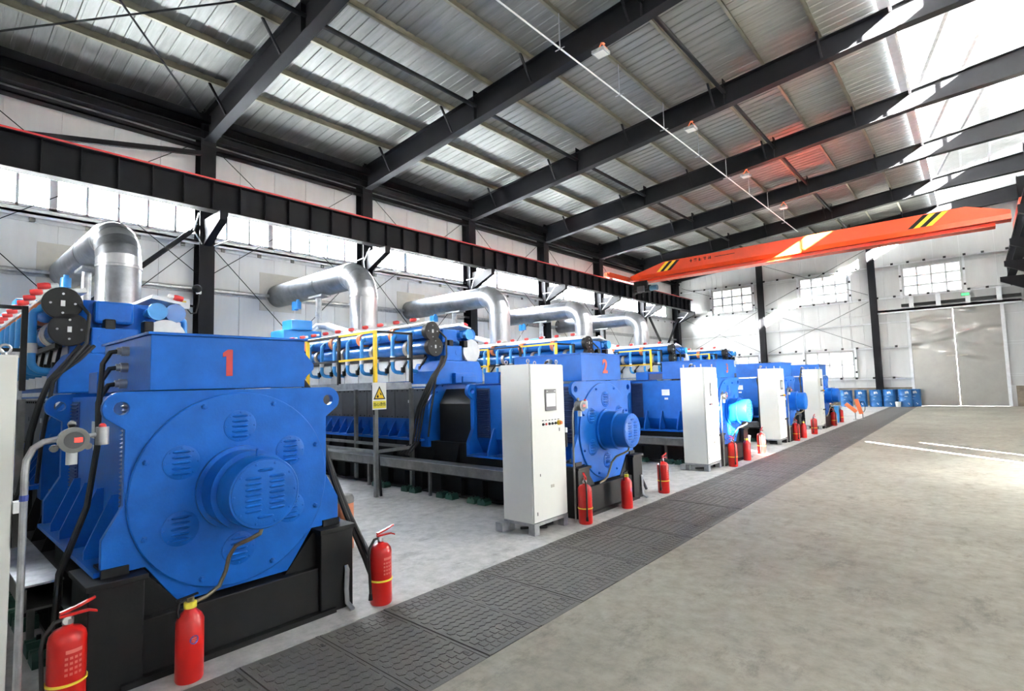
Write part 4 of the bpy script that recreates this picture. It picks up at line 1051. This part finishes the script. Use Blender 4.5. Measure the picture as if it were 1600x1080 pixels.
# ================================================================== SMALL THINGS
# gas detectors
def detector(loc, post, lb):
    d = empty('gas_detector', loc)
    bd = B().lathe([(.05, -.05), (.062, -.045), (.062, .03), (.07, .034), (.07, .055), (.055, .058), (.01, .058)], (0, 0, 0), (1, 0, 0), 24).build('housing', GALV_DK, d)
    for a in (90, 210, 330):
        y, z = .085*math.cos(math.radians(a)), .085*math.sin(math.radians(a)); B().ext(circ((y, z), .02, 10), (-.03, 0, 0), (0, 1, 0), (0, 0, 1), (1, 0, 0), .02).beam((-.02, y*.5, z*.5), (-.02, y, z), .03, .02).build('mounting_lug', GALV_DK, d, 0)
    B().lathe([(.046, 0), (.046, .002), (.01, .002)], (.058, 0, 0), (1, 0, 0), 20).build('display_window', DGREY, d)
    B().box(.060, .0615, .0, .035, -.012, .012).build('display_digits', LEDR, d, 0)
    B().cyl((0, .06, .015), (0, .12, .02), .012, n=10).build('side_conduit', GALV, d); B().cyl((0, .135, -.04), (0, .135, .06), .032, n=18).build('sounder', GALV, d)
    B().lathe([(.018, 0), (.018, .012), (.008, .022)], (0, .135, .06), (0, 0, 1), 12).build('alarm_lamp', REDP, d)
    B().cyl((0, 0, -.06), (0, 0, -.135), .026, n=16).build('sensor_head', LGREY, d)
    if post:
        z = -loc[2]
        B().tube([(0, -.06, .01), (0, -.12, .0), (0, -.16, -.03), (0, -.185, -.09), (0, -.19, -.16), (0, -.19, z+.005)], .017, 10).build('conduit_post', GALV, d)
        B().cyl((0, -.19, -.30), (0, -.19, -.27), .019, n=10).build('blue_tape', STICK, d)
        B().cyl((0, -.19, z), (0, -.19, z+.01), .05, n=14).build('post_foot', GALV, d)
    else:
        B().tube([(0, -.06, 0), (0, -.12, -.02), (0, -.16, -.08), (0, -.17, -.2), (0, -.17, -loc[2]+.01)], .013, 8).build('conduit_post', GALV_DK, d)
    tag(d, lb, 'gas detector', 'gas detectors')
detector((-3.80, .635, 1.51), True, 'grey gas detector on a bent pipe post before generator 1')
detector((-3.90, 5.78, 1.45), False, 'pale gas detector beside the second control cabinet')
detector((-3.90, 10.98, 1.40), False, 'gas detector beside the sunlit third cabinet')
detector((-3.90, 15.95, 1.40), False, 'gas detector beside the fourth cabinet')

# burn warning sign on the platform prop
sg = empty('warning_sign', (-7.381, 5.15, 1.62))
B().box(-.008, 0, -.135, .135, -.22, .22).build('board', WHITE, sg, 0, bev=.003)
tri = [(-.115, -.055), (.115, -.055), (0, .165)]
B().ext(tri, (.0, 0, 0), (0, 1, 0), (0, 0, 1), (1, 0, 0), .002).build('triangle_border', BLACK, sg, 0)
B().ext([(-.085, -.037), (.085, -.037), (0, .128)], (.002, 0, 0), (0, 1, 0), (0, 0, 1), (1, 0, 0), .001).build('triangle_field', YEL, sg, 0)
b = B(); b.ext(circ((-.035, -.01), .02, 12), (.003, 0, 0), (0, 1, 0), (0, 0, 1), (1, 0, 0), .001); b.ext([(-.05, -.005), (-.02, -.005), (-.03, .035)], (.003, 0, 0), (0, 1, 0), (0, 0, 1), (1, 0, 0), .001)
b.ext([(.005, .035), (.03, .01), (.045, .025), (.02, .05)], (.003, 0, 0), (0, 1, 0), (0, 0, 1), (1, 0, 0), .001)
for a in (0, 25, 50): b.beam((.0035, .03, .025), (.0035, .03+.04*math.cos(math.radians(200+a)), .025+.04*math.sin(math.radians(100-a))), .006, .001)
b.build('burn_symbol', BLACK, sg, 0)
B().box(0, .001, -.125, .125, -.20, -.08).build('yellow_field', YELB, sg, 0)
inst(text_mesh('当心烫伤', .062, BLACK, .0005, .0008), 'lettering', sg, (.002, 0, -.14), FACE_X)
tag(sg, 'white and yellow burn warning sign with triangle on second platform', 'sign')

# CCTV camera and junction box on the first column
cc = empty('security_camera', (-15.42, 5.12, 4.55))
B().box(-.08, .02, -.05, .05, -.18, -.1).beam((-.02, 0, -.14), (.1, -.05, -.06), .04, .04).build('wall_mount', WHITE, cc, 0)
B().lathe([(.02, -.02), (.09, 0), (.11, .06), (.10, .13), (.05, .17), (.01, .175)], (.12, -.06, -.06), (.5, -.4, -.1), 20).build('camera_body', BLACK, cc)
B().cyl((.22, -.14, -.08), (.25, -.165, -.087), .035, n=14).build('lens', GLASS, cc)
tag(cc, 'small black dome security camera on the first column', 'camera')
jb = empty('junction_box', (-15.42, 4.75, 4.05))
B().box(-.06, .06, -.14, .14, -.12, .14).build('box_body', LGREY, jb, 0, bev=.01); B().box(.06, .062, -.05, .05, .05, .09).build('box_label', YEL, jb, 0)
B().tube([(0, .1, -.12), (0, .18, -.22), (0, .3, -.2), (0, .36, .1), (0, .36, .4)], .018, 8).build('cable', RUBBER, jb); B().cyl((0, -.02, -.12), (0, -.02, -1.2), .015, n=8).build('conduit', GALV, jb)
B().beam((-.06, .0, 0), (-.15, .3, 0), .05, .05).build('mounting_arm', STEEL_DK, jb, 0)
tag(jb, 'grey junction box with cables beside the first column', 'junction box')

# faded orange tank behind the first generator
tk = empty('orange_tank', (-5.35, 3.28, 0))
B().lathe([(.07, 0), (.085, .01), (.085, .50), (.075, .53)], n=24).build('tank_body', COPPER, tk)
B().lathe([(.086, .50), (.09, .505), (.09, .55), (.07, .585), (.03, .60), (.02, .60)], n=24).build('metal_cap', GALV_DK, tk)
tag(tk, 'faded orange cylinder with metal cap behind the first generator', 'cylinder')

# pail behind the third generator skid
pl = empty('pail', (-4.15, 12.72, 0))
B().lathe([(.14, 0), (.145, .01), (.17, .40), (.178, .40), (.178, .42), (.165, .42)], n=28).build('pail_body', mat('pail_beige', (.62, .60, .52), .5), pl)
B().lathe([(.175, .42), (.18, .425), (.18, .445), (.01, .45)], n=28).build('pail_lid', WHITE, pl)
tag(pl, 'beige lidded pail on the floor beside the third skid', 'pail')

# drums in front of the end wall
def make_drum():
    d = empty('oil_drum', (0, 0, 0)); R, Hd = .29, .92
    prof_ = [(R*.9, .02), (R, 0), (R+.012, .01), (R, .03)]
    for zc in (.31, .61): prof_ += [(R, zc-.03), (R+.014, zc), (R, zc+.03)]
    prof_ += [(R, Hd-.03), (R+.012, Hd-.01), (R, Hd), (R-.02, Hd-.02), (.01, Hd-.02)]
    B().lathe(prof_, n=32).build('drum_shell', DRUM, d)
    B().lathe([(.035, 0), (.035, .025), (.01, .028)], (.15, 0, Hd-.02), n=12).build('bung', GALV, d)
    b = B(); rr = R+.002
    def patch(a0, a1, z0, z1):
        n = 4; vv = [(rr*math.cos(math.radians(a0+(a1-a0)*i/n)), rr*math.sin(math.radians(a0+(a1-a0)*i/n)), z) for z in (z0, z1) for i in range(n+1)]; b.add(vv, [(i, i+1, n+2+i, n+1+i) for i in range(n)])
    patch(-100, -86, .70, .82); patch(-84, -74, .72, .84); patch(-72, -66, .70, .80); patch(-105, -80, .545, .56); patch(-80, -70, .18, .21); patch(-72, -62, .12, .17); patch(-110, -95, .40, .41)
    b.build('drum_marking', WHITE, d); return d
dr = make_drum()
DX = [(-5.62, 34.95), (-4.95, 35.1), (-4.28, 35.2), (-3.68, 35.3), (-3.30, 35.75), (-2.98, 35.3), (-2.62, 35.75)]
DL = ['nearest the fifth generator hood', 'second in the row by the end wall', 'third in the row by the end wall', 'beside the white bucket, fourth in the row', 'set back behind the white bucket', 'just past the white bucket beside the door', 'last in the row touching the door frame']
for i, (x, y) in enumerate(DX):
    o = dr if i == 0 else copy_tree(dr); o.location = (x, y, 0); o.rotation_euler = (0, 0, random.uniform(-.15, .25))
    tag(o, 'blue steel drum %s' % DL[i], 'drum', 'blue drums by the end wall')
bk = empty('bucket', (-3.28, 34.95, 0)); B().lathe([(.10, 0), (.105, .01), (.13, .26), (.138, .26), (.138, .275), (.12, .27), (.095, .02), (.01, .02)], n=24).build('bucket_body', WHITE, bk)
B().tube([(.0, -.135, .25), (0, -.15, .15), (.0, -.12, .06), (0, .12, .06), (0, .15, .15), (0, .135, .25)], .005, 5).build('bucket_handle', GALV, bk)
tag(bk, 'white plastic bucket on the floor before the blue drums', 'bucket')
# orange curved chutes on stands
for i, (x, y, z0, z1, tilt, lb) in enumerate(((-3.95, 24.9, .30, .62, .35, 'low tilted orange guard on a thin stand near the last skid'), (-3.60, 25.0, .22, .80, .15, 'tall curved orange guard on a thin stand near the trench'))):
    o = empty('orange_guard', (x, y, 0)); nseg = 8; b = B()
    for q in range(nseg):
        t0, t1 = q/nseg, (q+1)/nseg
        f = lambda t: (tilt*(1-t)**1.0-.1, z0+(z1-z0)*t)
        p, r_ = f(t0), f(t1)
        b.beam((p[0], 0, p[1]), (r_[0], 0, r_[1]), .05, .14, up=(1, 0, 0))
    b.build('guard_plate', ORANGE2, o, 0)
    B().cyl((tilt*.6, 0, 0), (tilt*.6, 0, z0+.12), .018, n=8).cyl((tilt*.6, 0, 0), (tilt*.6, 0, .012), .09, n=14).build('stand', GALV_DK, o)
    if i: B().tube([(.1+.08*math.cos(t*.7), .07, .5+.22*math.sin(t*.7)) for t in range(10)], .012, 6).build('chain_loop', BLACK, o)
    tag(o, lb, 'guard', 'orange guards')
bx = tag(B().box(-4.3, -4.02, 21.75, 22.02, .747, .93).build('carton', PINK, smooth=0, bev=.006), 'pale pink carton lying on the last black skid', 'carton')
bx2 = tag(B().box(-4.3, -4.02, 22.62, 22.85, .0, .30).build('carton', PINK, smooth=0, bev=.006), 'pale pink carton on the floor by the last extinguisher', 'carton')
bx3 = tag(B().box(-4.25, -4.0, 23.0, 23.35, .0, .62).build('blue_crate', BLUE_L, smooth=0, bev=.006), 'small light blue crate behind the last fire extinguisher', 'crate')
